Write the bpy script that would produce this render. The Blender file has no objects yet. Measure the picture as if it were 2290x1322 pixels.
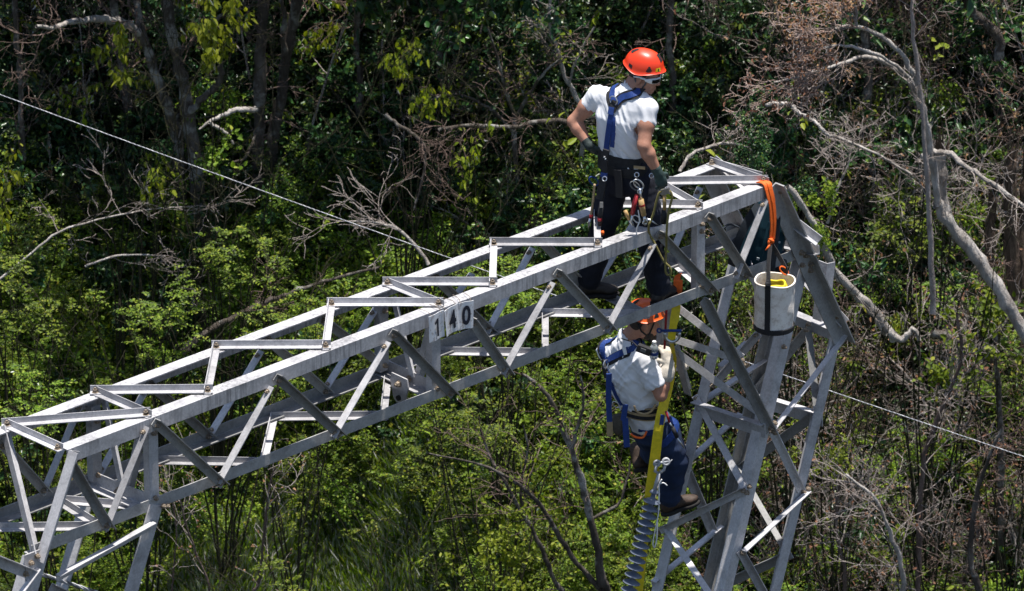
import bpy, bmesh, math, random
import numpy as np
from mathutils import Vector, Matrix, Euler
from mathutils.bvhtree import BVHTree

scene = bpy.context.scene
COL = scene.collection
rad = math.radians

# ------------------------------------------------------------------ camera
PITCH = 0.4023                    # the camera looks down at the tower top
DIST = 50.0
PXM = 310.0                       # photograph pixels per metre at the tower
PW, PH = 2290.0, 1322.0
LOOK = Vector((0.0, 0.0, 14.0))   # the crossbeam hangs 14 m over the valley floor
FWD = Vector((0, math.cos(PITCH), -math.sin(PITCH)))
CUP = Vector((0, math.sin(PITCH), math.cos(PITCH)))
CAM = LOOK - FWD * DIST
cd = bpy.data.cameras.new('camera')
cd.sensor_width = 36.0
cd.lens = 36.0 * DIST * PXM / PW
cd.clip_start, cd.clip_end = 1.0, 3000.0
cd.dof.use_dof = True
cd.dof.focus_distance = DIST + 1.0
cd.dof.aperture_fstop = 7.1
cam = bpy.data.objects.new('camera', cd)
cam.location = CAM
cam.rotation_euler = (math.pi / 2 - PITCH, 0, 0)
COL.objects.link(cam)
scene.camera = cam

# ------------------------------------------------------------------ sky and sun
SUN_DIR = Vector((0.10, 0.03, 0.98)).normalized()    # from the scene towards the sun
sun_el = math.asin(SUN_DIR.z)
sun_az = math.atan2(SUN_DIR.x, SUN_DIR.y)
world = bpy.data.worlds.new('World')
scene.world = world
world.use_nodes = True
wn = world.node_tree.nodes
bg = wn['Background']
sky = wn.new('ShaderNodeTexSky')
sky.sky_type = 'NISHITA'
sky.sun_disc = False
sky.sun_elevation = sun_el
sky.sun_rotation = sun_az
world.node_tree.links.new(sky.outputs[0], bg.inputs[0])
bg.inputs[1].default_value = 0.09
sd = bpy.data.lights.new('sun', 'SUN')
sd.energy = 5.0
sd.angle = rad(0.53)
sd.color = (1.0, 0.96, 0.9)
sun = bpy.data.objects.new('sun', sd)
sun.rotation_euler = (-SUN_DIR).to_track_quat('-Z', 'Y').to_euler()
COL.objects.link(sun)
scene.view_settings.view_transform = 'Standard'
scene.view_settings.look = 'None'
scene.view_settings.exposure = 0.62
scene.view_settings.gamma = 1.0
scene.cycles.max_bounces = 4
scene.cycles.diffuse_bounces = 2
scene.cycles.glossy_bounces = 2
scene.cycles.transmission_bounces = 4
scene.cycles.transparent_max_bounces = 4
scene.cycles.use_adaptive_sampling = True
scene.cycles.adaptive_threshold = 0.02

# ------------------------------------------------------------------ pixel -> point helpers (on real planes and lines)
def ray(px, py):
    d = FWD + Vector(((px - PW / 2) / (PXM * DIST), 0, 0)) + CUP * ((PH / 2 - py) / (PXM * DIST))
    return d.normalized()

def at_y(px, py, y):
    d = ray(px, py)
    return CAM + d * ((y - CAM.y) / d.y)

def on_plane(px, py, p0, n):
    d = ray(px, py)
    return CAM + d * ((p0 - CAM).dot(n) / d.dot(n))

def on_line(px, py, p0, d):
    r = ray(px, py)
    w = CAM - p0
    a, b, c = r.dot(r), r.dot(d), d.dot(d)
    den = a * c - b * b
    t = (a * d.dot(w) - b * r.dot(w)) / den
    return p0 + d * t

# ------------------------------------------------------------------ object helpers
def link(name, me, mat=None, parent=None, smooth=False):
    o = bpy.data.objects.new(name, me)
    if mat and me is not None and not me.materials:
        me.materials.append(mat)
    COL.objects.link(o)
    if parent:
        o.parent = parent
        o.matrix_parent_inverse = Matrix.Translation(-parent.location) if parent.parent is None else Matrix()
    if smooth:
        me.polygons.foreach_set('use_smooth', [True] * len(me.polygons))
    return o

def tag(o, label=None, cat=None, group=None, kind=None):
    if label: o['label'] = label
    if cat: o['category'] = cat
    if group: o['group'] = group
    if kind: o['kind'] = kind
    return o

def empty(name, loc, label=None, cat=None, group=None):
    o = bpy.data.objects.new(name, None)
    o.location = loc
    o.empty_display_size = 0.05
    COL.objects.link(o)
    return tag(o, label, cat, group)

def mesh(name, verts, faces):
    me = bpy.data.meshes.new(name)
    me.from_pydata([tuple(v) for v in verts], [], faces)
    me.update()
    return me

class MB:
    """collects simple shapes into one mesh"""
    def __init__(self):
        self.v, self.f = [], []
    def add(self, vs, fs):
        n = len(self.v)
        self.v += [tuple(x) for x in vs]
        self.f += [tuple(i + n for i in f) for f in fs]
        return self
    def box(self, c, x, y, z):
        """centre and three half-axis vectors"""
        c, x, y, z = Vector(c), Vector(x), Vector(y), Vector(z)
        vs = [c + sx * x + sy * y + sz * z for sz in (-1, 1) for sy in (-1, 1) for sx in (-1, 1)]
        return self.add(vs, [(0, 2, 3, 1), (4, 5, 7, 6), (0, 1, 5, 4), (2, 6, 7, 3), (0, 4, 6, 2), (1, 3, 7, 5)])
    def tube(self, pts, rs, n=8, cap=True, flat=None):
        """swept round tube; flat=(w,h) sweeps an ellipse instead"""
        pts = [Vector(p) for p in pts]
        if not hasattr(rs, '__len__'): rs = [rs] * len(pts)
        m = len(pts)
        up = None
        rings = []
        for i, p in enumerate(pts):
            t = (pts[min(i + 1, m - 1)] - pts[max(i - 1, 0)])
            if t.length < 1e-9: t = Vector((0, 0, 1))
            t.normalize()
            if up is None:
                up = t.orthogonal().normalized()
            up = (up - t * up.dot(t))
            if up.length < 1e-6: up = t.orthogonal()
            up.normalize()
            s = t.cross(up)
            rings.append([p + (up * math.cos(a) + s * math.sin(a)) * rs[i] for a in [2 * math.pi * k / n for k in range(n)]])
        b = len(self.v)
        for r in rings: self.v += [tuple(x) for x in r]
        for i in range(m - 1):
            for k in range(n):
                k2 = (k + 1) % n
                self.f.append((b + i * n + k, b + i * n + k2, b + (i + 1) * n + k2, b + (i + 1) * n + k))
        if cap:
            self.f.append(tuple(b + k for k in range(n))[::-1])
            self.f.append(tuple(b + (m - 1) * n + k for k in range(n)))
        return self
    def lathe(self, prof, n=16, o=(0, 0, 0), ax=None):
        """profile of (radius, height) turned about an axis"""
        o = Vector(o)
        z = Vector(ax).normalized() if ax else Vector((0, 0, 1))
        x = z.orthogonal().normalized(); y = z.cross(x)
        b = len(self.v)
        for r, h in prof:
            for k in range(n):
                a = 2 * math.pi * k / n
                self.v.append(tuple(o + z * h + (x * math.cos(a) + y * math.sin(a)) * r))
        for i in range(len(prof) - 1):
            for k in range(n):
                k2 = (k + 1) % n
                self.f.append((b + i * n + k, b + i * n + k2, b + (i + 1) * n + k2, b + (i + 1) * n + k))
        return self
    def build(self, name, mat=None, parent=None, smooth=False):
        return link(name, mesh(name, self.v, self.f), mat, parent, smooth)

# ------------------------------------------------------------------ materials
def new_mat(name):
    m = bpy.data.materials.new(name)
    m.use_nodes = True
    nt = m.node_tree
    b = nt.nodes['Principled BSDF']
    return m, nt, b

def ramp(nt, fac, stops):
    r = nt.nodes.new('ShaderNodeValToRGB')
    e = r.color_ramp.elements
    while len(e) < len(stops): e.new(0.5)
    for k, (p, c) in enumerate(stops):
        e[k].position = p
        e[k].color = (c[0], c[1], c[2], 1)
    nt.links.new(fac, r.inputs[0])
    return r.outputs[0]

def noise(nt, scale, detail=4, rough=0.6, coord='Object', stretch=None, rot=None):
    tc = nt.nodes.new('ShaderNodeTexCoord')
    n = nt.nodes.new('ShaderNodeTexNoise')
    n.inputs['Scale'].default_value = scale
    n.inputs['Detail'].default_value = detail
    n.inputs['Roughness'].default_value = rough
    src = tc.outputs[coord]
    if stretch or rot:
        mp = nt.nodes.new('ShaderNodeMapping')
        if stretch: mp.inputs['Scale'].default_value = stretch
        if rot: mp.inputs['Rotation'].default_value = rot
        nt.links.new(src, mp.inputs[0]); src = mp.outputs[0]
    nt.links.new(src, n.inputs['Vector'])
    return n.outputs[0]

def mixc(nt, fac, a, b, mode='MIX'):
    m = nt.nodes.new('ShaderNodeMix')
    m.data_type = 'RGBA'
    m.blend_type = mode
    for idx, val in ((0, fac), (6, a), (7, b)):
        if hasattr(val, 'links') or hasattr(val, 'is_linked'):
            nt.links.new(val, m.inputs[idx])
        elif idx == 0:
            m.inputs[0].default_value = val
        else:
            m.inputs[idx].default_value = (val[0], val[1], val[2], 1)
    return m.outputs[2]

def bump(nt, b, height, strength=0.3, dist=0.01):
    bp = nt.nodes.new('ShaderNodeBump')
    bp.inputs['Strength'].default_value = strength
    bp.inputs['Distance'].default_value = dist
    nt.links.new(height, bp.inputs['Height'])
    nt.links.new(bp.outputs[0], b.inputs['Normal'])

def simple(name, col, rough=0.6, metal=0.0, var=0.25, scale=20.0, bs=0.2, bd=0.004, stretch=None, spec=0.5):
    """a coloured surface with mottling and fine relief"""
    m, nt, b = new_mat(name)
    n = noise(nt, scale, 5, 0.65, stretch=stretch)
    lo = [c * (1 - var) for c in col]; hi = [min(1, c * (1 + var)) for c in col]
    nt.links.new(ramp(nt, n, [(0.3, lo), (0.7, hi)]), b.inputs['Base Color'])
    b.inputs['Roughness'].default_value = rough
    b.inputs['Metallic'].default_value = metal
    b.inputs['Specular IOR Level'].default_value = spec
    bump(nt, b, n, bs, bd)
    return m

def steel_mat(name, base, streak=0.0):
    m, nt, b = new_mat(name)
    n1 = noise(nt, 6, 6, 0.7)
    n2 = noise(nt, 60, 4, 0.7)
    n3 = noise(nt, 14, 5, 0.75)
    c = ramp(nt, n1, [(0.25, [x * 0.58 for x in base]), (0.5, base), (0.75, [min(1, x * 1.22) for x in base])])
    c = mixc(nt, 0.35, c, ramp(nt, n2, [(0.3, (0.25, 0.25, 0.26)), (0.7, (0.75, 0.75, 0.77))]), 'OVERLAY')
    c = mixc(nt, ramp(nt, n3, [(0.60, (0, 0, 0)), (0.78, (0.5, 0.5, 0.5))]), c, (0.19, 0.15, 0.11))
    if streak:
        # rain-washed grime: narrow vertical dribbles of uneven length
        s1 = noise(nt, 1.0, 3, 0.6, stretch=(38, 38, 2.2))
        s2 = noise(nt, 2.2, 2, 0.5)
        f = mixc(nt, 1.0, ramp(nt, s1, [(0.49, (0, 0, 0)), (0.57, (1, 1, 1))]), ramp(nt, s2, [(0.32, (0, 0, 0)), (0.56, (streak,) * 3)]), 'MULTIPLY')
        c = mixc(nt, f, c, (0.13, 0.13, 0.135))
    # every bar has weathered a little differently
    oi = nt.nodes.new('ShaderNodeObjectInfo'); hs = nt.nodes.new('ShaderNodeHueSaturation'); mr = nt.nodes.new('ShaderNodeMapRange')
    mr.inputs[3].default_value = 0.74; mr.inputs[4].default_value = 1.16
    nt.links.new(oi.outputs['Random'], mr.inputs[0]); nt.links.new(mr.outputs[0], hs.inputs['Value']); nt.links.new(c, hs.inputs['Color']); c = hs.outputs[0]
    nt.links.new(c, b.inputs['Base Color'])
    b.inputs['Metallic'].default_value = 0.15
    nt.links.new(ramp(nt, n1, [(0.3, (0.42,) * 3), (0.7, (0.62,) * 3)]), b.inputs['Roughness'])
    bump(nt, b, n2, 0.25, 0.002)
    return m
# ================================================================== the tower
M_STEEL = steel_mat('galvanised_steel', (0.46, 0.45, 0.455))
M_STREAK = steel_mat('galvanised_steel_streaked', (0.45, 0.44, 0.445), 0.55)
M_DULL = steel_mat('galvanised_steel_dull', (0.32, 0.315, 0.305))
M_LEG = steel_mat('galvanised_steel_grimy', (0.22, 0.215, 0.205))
M_BOLT = simple('bolt_steel', (0.27, 0.215, 0.16), 0.6, 0.3, 0.5, 60)

AZ = 0.7697
U = Vector((math.cos(AZ), math.sin(AZ), 0))        # along the beam, to the right and away
V = Vector((math.sin(AZ), -math.cos(AZ), 0))       # across the beam, to the right and near
Z = Vector((0, 0, 1))
BW, BH = 0.619, 0.694
NT = Vector((0, 0, 14.106)); FT = NT - BW * V; NB = NT - BH * Z; FB = FT - BH * Z

tower = empty('transmission_tower', (1.2, 1.2, 0), 'grey galvanised lattice steel tower with long crossbeam and slanting column', 'lattice tower')

def angle(name, p0, p1, fa, fb, a=0.06, b=0.06, t=0.007, mat=None, ext=0.0, parent=None):
    """one rolled steel angle: corner line p0-p1, flanges towards fa and fb"""
    p0, p1 = Vector(p0), Vector(p1)
    d = (p1 - p0).normalized()
    p0 = p0 - d * ext; p1 = p1 + d * ext
    fa = Vector(fa); fa = (fa - d * fa.dot(d)).normalized()
    fb = Vector(fb); fb = fb - d * fb.dot(d); fb = (fb - fa * fb.dot(fa)).normalized()
    prof = [(0, 0), (a, 0), (a, t), (t * 1.6, t), (t, t * 1.6), (t, b), (0, b)]
    vs = [p + fa * x + fb * y for p in (p0, p1) for x, y in prof]
    n = len(prof)
    fs = [(k, (k + 1) % n, n + (k + 1) % n, n + k) for k in range(n)]
    # caps as two quads + corner so that the concave outline fills properly
    for o in (0, n):
        fs += [(o, o + 1, o + 2, o + 3), (o, o + 3, o + 4), (o, o + 4, o + 5, o + 6)]
    me = mesh(name, vs, fs)
    bm = bmesh.new(); bm.from_mesh(me); bmesh.ops.recalc_face_normals(bm, faces=bm.faces); bm.to_mesh(me); bm.free()
    return link(name, me, mat or M_STEEL, parent or tower)

_b = MB()
_b.lathe([(0.0, 0.002), (0.021, 0.002), (0.021, -0.003)], 12)
_b.lathe([(0.0, 0.022), (0.013, 0.022), (0.0155, 0.019), (0.0155, 0.001)], 6)
_b.lathe([(0.0, 0.032), (0.0075, 0.032), (0.0085, 0.03), (0.0085, 0.02)], 8)
BOLT = mesh('bolt', _b.v, _b.f); BOLT.materials.append(M_BOLT)

def bolt(p, n, s=1.0):
    o = bpy.data.objects.new('bolt', BOLT)
    o.matrix_world = Matrix.Translation(Vector(p)) @ Vector(n).to_track_quat('Z', 'Y').to_matrix().to_4x4() @ Matrix.Scale(s, 4)
    COL.objects.link(o)
    o.parent = tower
    o.matrix_parent_inverse = Matrix.Translation(-tower.location)
    return o

nt = lambda x, y: on_line(x, y, NT, U)
ft = lambda x, y: on_line(x, y, FT, U)
nb = lambda x, y: on_line(x, y, NB, U)
fb = lambda x, y: on_line(x, y, FB, U)

CH = 0.105
angle('top_chord', nt(150, 1004), nt(1716, 418), -V, -Z, CH, CH, 0.01, M_STREAK)
angle('top_chord', ft(-120, 990), ft(1592, 366), V, -Z, CH, CH, 0.01, M_STREAK)
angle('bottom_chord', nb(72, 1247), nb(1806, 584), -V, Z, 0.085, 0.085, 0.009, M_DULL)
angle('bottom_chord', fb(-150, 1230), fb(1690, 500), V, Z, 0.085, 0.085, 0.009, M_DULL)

# ---- top lacing: angles lying on the chords' top flanges
def lace(pf, pn, up=1, name='lacing_bar', low=0.0, size=0.05):
    """pf on the far chord, pn on the near chord; up=1 on top of the beam"""
    a = pf + V * 0.045 + Z * (0.003 + low) * up
    b = pn - V * 0.045 + Z * (0.003 + low) * up
    d = (b - a).normalized()
    side = Vector((0, 0, 1)).cross(d)
    if side.y < 0: side = -side                      # upstand on the side away from the camera
    o = angle(name, a + side * size * 0.5, b + side * size * 0.5, -side, Z, size, size, 0.006, M_STEEL, 0.035)
    if up == 1:
        bolt(a + Z * 0.007, Z, 1.1); bolt(b + Z * 0.007, Z, 1.1)
    return o
FTN = {k: ft(*p) for k, p in {'a': (4, 946), 'b': (202, 874), 'c': (474, 776), 'd': (733, 684), 'e': (858, 639), 'f': (1097, 552), 'g': (1327, 466), 'h': (1462, 414), 'i': (1584, 372)}.items()}
NTN = {k: nt(*p) for k, p in {'a': (134, 1001), 'b': (332, 926), 'c': (470, 872), 'd': (736, 778), 'e': (988, 684), 'f': (1110, 640), 'g': (1345, 552), 'h': (1570, 470), 'i': (1716, 412)}.items()}
for i, (f, n) in enumerate(['aa', 'ab', 'bb', 'bc', 'cc', 'cd', 'dd', 'de', 'ee', 'ef', 'ff', 'fg', 'gg', 'gh', 'hh', 'hi', 'ii']):
    lace(FTN[f], NTN[n], low=0.007 if f != n else 0.0)
# ---- bottom lacing
FBN = {k: fb(*p) for k, p in {'a': (-40, 1190), 'b': (122, 1122), 'b2': (205, 1088), 'c': (350, 1033), 'd': (605, 935), 'e': (860, 835), 'f': (985, 785), 'g': (1213, 706), 'h': (1330, 650), 'i': (1500, 590), 'j': (1640, 520)}.items()}
NBN = {k: nb(*p) for k, p in {'a': (232, 1186), 'b': (343, 1143), 'c': (600, 1044), 'd': (868, 938), 'e': (985, 893), 'f': (1230, 798), 'g': (1452, 712), 'h': (1590, 660), 'i': (1690, 618)}.items()}
for f, n in (('a', 'a'), ('b', 'a'), ('b', 'b'), ('c', 'c'), ('d', 'c'), ('d', 'd'), ('e', 'd'), ('f', 'f'), ('g', 'f'), ('g', 'g'), ('h', 'g'), ('i', 'h'), ('j', 'i')):
    lace(FBN[f], NBN[n], up=-1, low=0.012)
# ---- side bracing
def brace_right(p, q, name='diagonal_brace', s=0.058, off=0.002):      # falls to the right, outstanding flange uppermost
    d = (q - p).normalized()
    inpl = (-U - Z * 0.6)
    o = angle(name, p + V * off, q + V * off, inpl, V, s, s, 0.007, M_DULL, 0.03)
    w = (inpl - d * inpl.dot(d)).normalized() * s * 0.55
    bolt(p + w + V * (off + 0.008) + d * 0.015, V); bolt(q + w + V * (off + 0.008) - d * 0.015, V)
    return o
def brace_left(p, q, name='diagonal_brace', s=0.062, off=0.002):       # falls to the left, outstanding flange on its left edge
    inpl = (U - Z * 0.4)
    d = (q - p).normalized()
    for e in (p + d * .03, q - d * .03): bolt(e + V * (off + .03) - U * .002 + d.cross(V) * 0, -U, .9)
    return angle(name, p + V * off, q + V * off, inpl, V, s, s, 0.007, M_STEEL, 0.01)
nface = lambda x, y: on_plane(x, y, NT, V)
fface = lambda x, y: on_plane(x, y, FT, V)
for a, b in (((350, 938), (495, 1072)), ((622, 838), (757, 962)), ((880, 738), (1010, 872)), ((1056, 712), (1134, 826)), ((1247, 603), (1366, 730)), ((1475, 517), (1592, 642)), ((1586, 478), (1670, 610)), ((158, 1030), (242, 1170))):
    brace_right(nface(*a), nface(*b), off=0.012)
for a, b in (((322, 955), (232, 1180)), ((600, 865), (484, 1076)), ((862, 765), (741, 973)), ((1230, 632), (1120, 832)), ((1456, 545), (1351, 738)), ((1706, 448), (1640, 618))):
    brace_left(nface(*a), nface(*b), off=-0.012)
for a, b in (((5, 985), (100, 1090)), ((335, 850), (468, 968)), ((597, 750), (730, 868)), ((972, 612), (1098, 735)), ((1206, 527), (1312, 640)), ((720, 705), (860, 812))):
    brace_right(fface(*a), fface(*b), off=0.012)
for a, b in (((176, 900), (92, 1100)), ((322, 868), (220, 1055)), ((578, 785), (466, 968)), ((835, 690), (725, 865)), ((1050, 612), (985, 700)), ((1185, 555), (1085, 740)), ((1430, 470), (1330, 630)), ((1560, 420), (1500, 560))):
    brace_left(fface(*a), fface(*b), off=-0.012)
# ---- upright posts and the heavy cross frames that carry the hangers
def post(p, q, w=0.085, left=True, mat=None):
    for e in (p - Z * .05, p - Z * .11, q + Z * .05): bolt(e + V * .009 + (U if left else -U) * .04, V)
    return angle('post', p, q, U if left else -U, -V, w, 0.06, 0.008, mat or M_STEEL)
for x0, y0, x1, y1 in ((334, 940, 334, 1120), (968, 720, 972, 880), (1562, 490, 1560, 650)):
    a = nface(x0, y0); post(a - V * 0.012, Vector((a.x, a.y, NB.z + 0.03)) - V * 0.012)
for x0, y0 in ((188, 905), (833, 660), (1445, 440)):
    a = fface(x0, y0); post(a + V * 0.075, Vector((a.x, a.y, FB.z + 0.05)) + V * 0.075)
for kf, kn in (('b2', 'b'), ('e', 'e')):
    angle('hanger_beam', FBN[kf] + Z * 0.012, NBN[kn] - V * 0.02 + Z * 0.012, -U, Z, 0.10, 0.10, 0.01, M_STEEL)
# struts of the inner frames: top of the far / near chord down to the middle of the hanger beam
for kf, kn, tf, tn in (('b2', 'b', (215, 890), (330, 960)), ('e', 'e', (862, 660), (975, 735))):
    mid = (FBN[kf] + NBN[kn]) / 2 + Z * 0.06
    pf, pn = fface(*tf), nface(*tn)
    angle('frame_strut', pf + V * 0.05, mid - U * 0.02, U, V, 0.055, 0.05, 0.006, M_STEEL)
    angle('frame_strut', pn - V * 0.05, mid + U * 0.02 + V * 0.05, U, -V, 0.055, 0.05, 0.006, M_STEEL)
    bolt(mid - U * 0.03, -U, 1.2)
# hanger plate under the middle frame
mid = (FBN['e'] + NBN['e']) / 2
pl = MB()
ring = []
for k in range(13):
    a = math.pi * k / 12
    ring.append((math.cos(a) * 0.075, -0.07 - math.sin(a) * 0.07))
out = [(0.085, 0.08), (0.10, 0.02)] + ring + [(-0.10, 0.02), (-0.085, 0.08)]
V2 = (NBN['e'] - FBN['e']).normalized()
vs = [mid + V2 * x + Z * (y + 0.03) - U * (0.115 + s * 0.012) for s in (0, 1) for x, y in out]
n = len(out)
pl.add(vs, [tuple(range(n)), tuple(range(2 * n - 1, n - 1, -1))] + [(k, n + k, n + (k + 1) % n, (k + 1) % n) for k in range(n)])
hp = pl.build('hanger_plate', M_STEEL, tower)
hb = MB().lathe([(0.0, 0.016), (0.02, 0.016), (0.02, 0.0)], 14, mid - U * 0.127 - Z * 0.06, -U)
hb.build('pin_hole_shade', simple('hole_shade', (0.02, 0.02, 0.02), 0.8), tower)  # solid dark disc paints the shade of a pin hole; none is cut
bolt(mid - U * 0.13 + Z * 0.05, -U, 1.3)

# ---- left end: sloping end legs and the top of the left column
e_top, e_bot = nt(150, 1002), nb(76, 1246)
angle('end_leg', e_top + V * 0.012 + Z * 0.005, e_bot + V * 0.012 - Z * 0.02, U, V, 0.10, 0.09, 0.01, M_STEEL)
angle('end_brace', ft(-6, 950) + V * 0.02, e_bot - U * 0.02, U, V, 0.07, 0.06, 0.008, M_STEEL)
COLK = 0.40                                          # both columns lean this much along the beam per metre of fall
def leg_dir(k=COLK, kv=0.0): return (-Z - U * k + V * kv).normalized()
lt = nb(362, 1136)
angle('column_leg', lt + Z * 0.01 + V * 0.014, lt + leg_dir(0.42) * 14.4, -U, -V, 0.12, 0.12, 0.012, M_STEEL)
lt2 = fb(190, 1100)
angle('column_leg', lt2 - Z * 0.005, lt2 + leg_dir(0.42) * 14.4, U, V, 0.12, 0.12, 0.012, M_STEEL)
lt3 = e_bot - Z * 0.03
angle('column_leg', lt3, lt3 + leg_dir(0.42) * 14.3, U, -V, 0.12, 0.12, 0.012, M_STEEL)
lt4 = fb(-60, 1200)
angle('column_leg', lt4, lt4 + leg_dir(0.42) * 14.3, U, V, 0.12, 0.12, 0.012, M_STEEL)
LFACE = nb(362, 1136)
lf = lambda x, y: on_plane(x, y, LFACE, V)
angle('column_brace', lf(335, 1163) + V * 0.02, lf(120, 1282) + V * 0.02, U - Z, V, 0.06, 0.05, 0.007, M_STEEL)
angle('column_brace', lf(70, 1270) + V * 0.02, lf(-30, 1230) + V * 0.02, -Z, V, 0.08, 0.05, 0.007, M_STEEL)
angle('column_brace', lf(110, 1300) + V * 0.03, lf(205, 1345) + V * 0.03, -Z, V, 0.06, 0.05, 0.007, M_STEEL)
angle('column_brace', lf(75, 1265) + V * 0.03, lf(20, 1340) + V * 0.03, U - Z, V, 0.08, 0.05, 0.008, M_STEEL)
g = MB().box(lf(68, 1262) + V * 0.026, U * 0.07, V * 0.006, Z * 0.10); g.build('gusset_plate', M_STEEL, tower)
for x, y in ((50, 1280), (62, 1255), (75, 1240), (357, 1128), (366, 1128)):
    bolt(lf(x, y) + V * 0.035, V)

# ---- right end: sloping legs, end plane and the leaning column
r_top = nt(1738, 412)
L3T = nb(1800, 590)
CWD = 0.70
def solve_lean():
    lo, hi = 0.0, 1.2
    for _ in range(40):
        k = (lo + hi) / 2
        q = L3T + (-Z - U * k) * 2.3
        d = q - CAM
        px = PW / 2 + PXM * DIST * d.x / d.dot(FWD)
        py = PH / 2 - PXM * DIST * d.dot(CUP) / d.dot(FWD)
        want = 1800 - 0.25 * (py - 590)
        if px > want: lo = k
        else: hi = k
    return k
KL = solve_lean()
LD = (-Z - U * KL).normalized()
l3 = lambda x, y: on_line(x, y, L3T, LD)
L1T = L3T - V * CWD; l1 = lambda x, y: on_line(x, y, L1T, LD)
L4T = L3T + U * CWD; l4 = lambda x, y: on_line(x, y, L4T, LD)
L2T = L4T - V * CWD; l2 = lambda x, y: on_line(x, y, L2T, LD)
def to_ground(p): return p + LD * (p.z / -LD.z + 0.2)
p4 = l4(1888, 748); p2 = p4 - V * CWD
p1 = l1(1655, 540)
angle('column_leg', L3T + Z * 0.0, to_ground(L3T), -V, U, 0.095, 0.095, 0.012, M_STEEL)
angle('column_leg', p1, to_ground(p1), V, U, 0.10, 0.10, 0.012, M_STEEL)
angle('column_leg', p4, to_ground(p4), -U, -V, 0.10, 0.10, 0.012, M_STEEL)
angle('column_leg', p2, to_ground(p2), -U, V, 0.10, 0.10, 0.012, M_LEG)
# sloping end legs, near and far, double wide
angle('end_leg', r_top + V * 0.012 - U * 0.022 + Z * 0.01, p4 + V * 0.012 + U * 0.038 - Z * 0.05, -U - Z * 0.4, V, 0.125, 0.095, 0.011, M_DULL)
rf = ft(1588, 368)
angle('end_leg', rf, p2 + U * 0.02, -U, V, 0.12, 0.10, 0.011, M_STEEL)
EN = (p4 - r_top).cross(V).normalized()
if EN.dot(FWD) > 0: EN = -EN
ep = lambda x, y, o=0.02: on_plane(x, y, r_top, EN) - EN * o
angle('end_brace', rf + U * 0.02, ep(1825, 548), Z, -U, 0.07, 0.06, 0.008, M_STEEL)
angle('end_brace', rf + U * 0.01 - Z * 0.02, ep(1700, 405), Z, -U, 0.06, 0.06, 0.008, M_STEEL)
angle('end_brace', ep(1660, 535), ep(1830, 572), Z, -U, 0.07, 0.06, 0.008, M_STEEL)
angle('end_brace', ep(1772, 610), ep(1880, 730), Z, -U, 0.07, 0.06, 0.008, M_STEEL)
angle('end_strut', p2 + Z * 0.05, p4 + Z * 0.04 - V * 0.02, -Z, -U, 0.12, 0.08, 0.01, M_STEEL)
sp = l4(1838, 712); 
angle('stub_post', on_plane(1850, 590, p4 - V * 0.14, V), on_plane(1836, 720, p4 - V * 0.14, V), U, -V, 0.09, 0.09, 0.009, M_STEEL)
# bolts of the end joint
for x, y in ((1792, 565), (1801, 571), (1818, 578), (1808, 560), (1812, 590), (1824, 593), (1832, 608), (1812, 604), (1873, 708), (1746, 428)):
    bolt(on_plane(x, y, NT + V * 0.026, V), V, 1.15)
bolt(nface(1787, 590) + V * 0.02, V, 1.3)
# left face of the column (between leg 1 and leg 3), facing down the beam
n13 = LD.cross(V).normalized()
f13 = lambda x, y, o=0.0: on_plane(x, y, L3T, n13) - U * o
n34 = V
f34 = lambda x, y, o=0.0: on_plane(x, y, L3T, V) + V * o
n12 = V
f12 = lambda x, y, o=0.0: on_plane(x, y, L1T, V) + V * o
n24 = n13
f24 = lambda x, y, o=0.0: on_plane(x, y, L4T, n13) - U * o
# heavy diagonal from the beam's near bottom chord to leg 3
angle('column_brace', f34(1573, 662, 0.016), f34(1722, 955, 0.016), -U, V, 0.07, 0.06, 0.009, M_DULL)
for a, b, o in (((1562, 880), (1676, 1092), 0.012), ((1495, 1172), (1610, 1345), 0.012), ((1480, 1178), (1672, 1086), 0.03), ((1592, 855), (1690, 742), -0.02)):
    angle('column_brace', f13(*a, o), f13(*b, o), -Z + V, -U, 0.052, 0.05, 0.007, M_STEEL)
    for e in (f13(*a, o + .008), f13(*b, o + .008)): bolt(e - Z * .03, -U)
angle('column_strut', f13(1560, 893, 0.02), f13(1716, 945, 0.02), -Z, -U, 0.12, 0.06, 0.008, M_STEEL)
for a, b, o in (((1722, 955), (1888, 738), 0.014), ((1654, 1228), (1800, 1093), 0.02), ((1728, 960), (1792, 1092), 0.004), ((1655, 1226), (1730, 1360), 0.004)):
    angle('column_brace', f34(*a, o), f34(*b, o), -Z + U * 0.4, V, 0.052, 0.05, 0.007, M_STEEL)
    for e in (f34(*a, o + .008), f34(*b, o + .008)): bolt(e - Z * .028 + U * .01, V)
for a, b, o in (((1528, 1032), (1650, 922), 0.0), ((1455, 1298), (1608, 1172), 0.0), ((1530, 1040), (1590, 1180), 0.02), ((1566, 892), (1750, 772), 0.0), ((1600, 815), (1660, 760), 0.02)):
    angle('column_brace', f12(*a, o), f12(*b, o), -Z, V, 0.06, 0.055, 0.007, M_STEEL)
for a, b, o in (((1826, 912), (1640, 1046), 0.0), ((1765, 1228), (1610, 1300), 0.0), ((1660, 1040), (1768, 1228), 0.02), ((1808, 722), (1690, 862), 0.02), ((1820, 740), (1838, 905), 0.02)):
    angle('column_brace', f24(*a, o), f24(*b, o), -Z, -U, 0.075, 0.055, 0.007, M_DULL)
angle('column_strut', l2(1735, 885) - U * 0.01, l4(1832, 918) - U * 0.01, -Z, -U, 0.12, 0.06, 0.008, M_STEEL)
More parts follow.
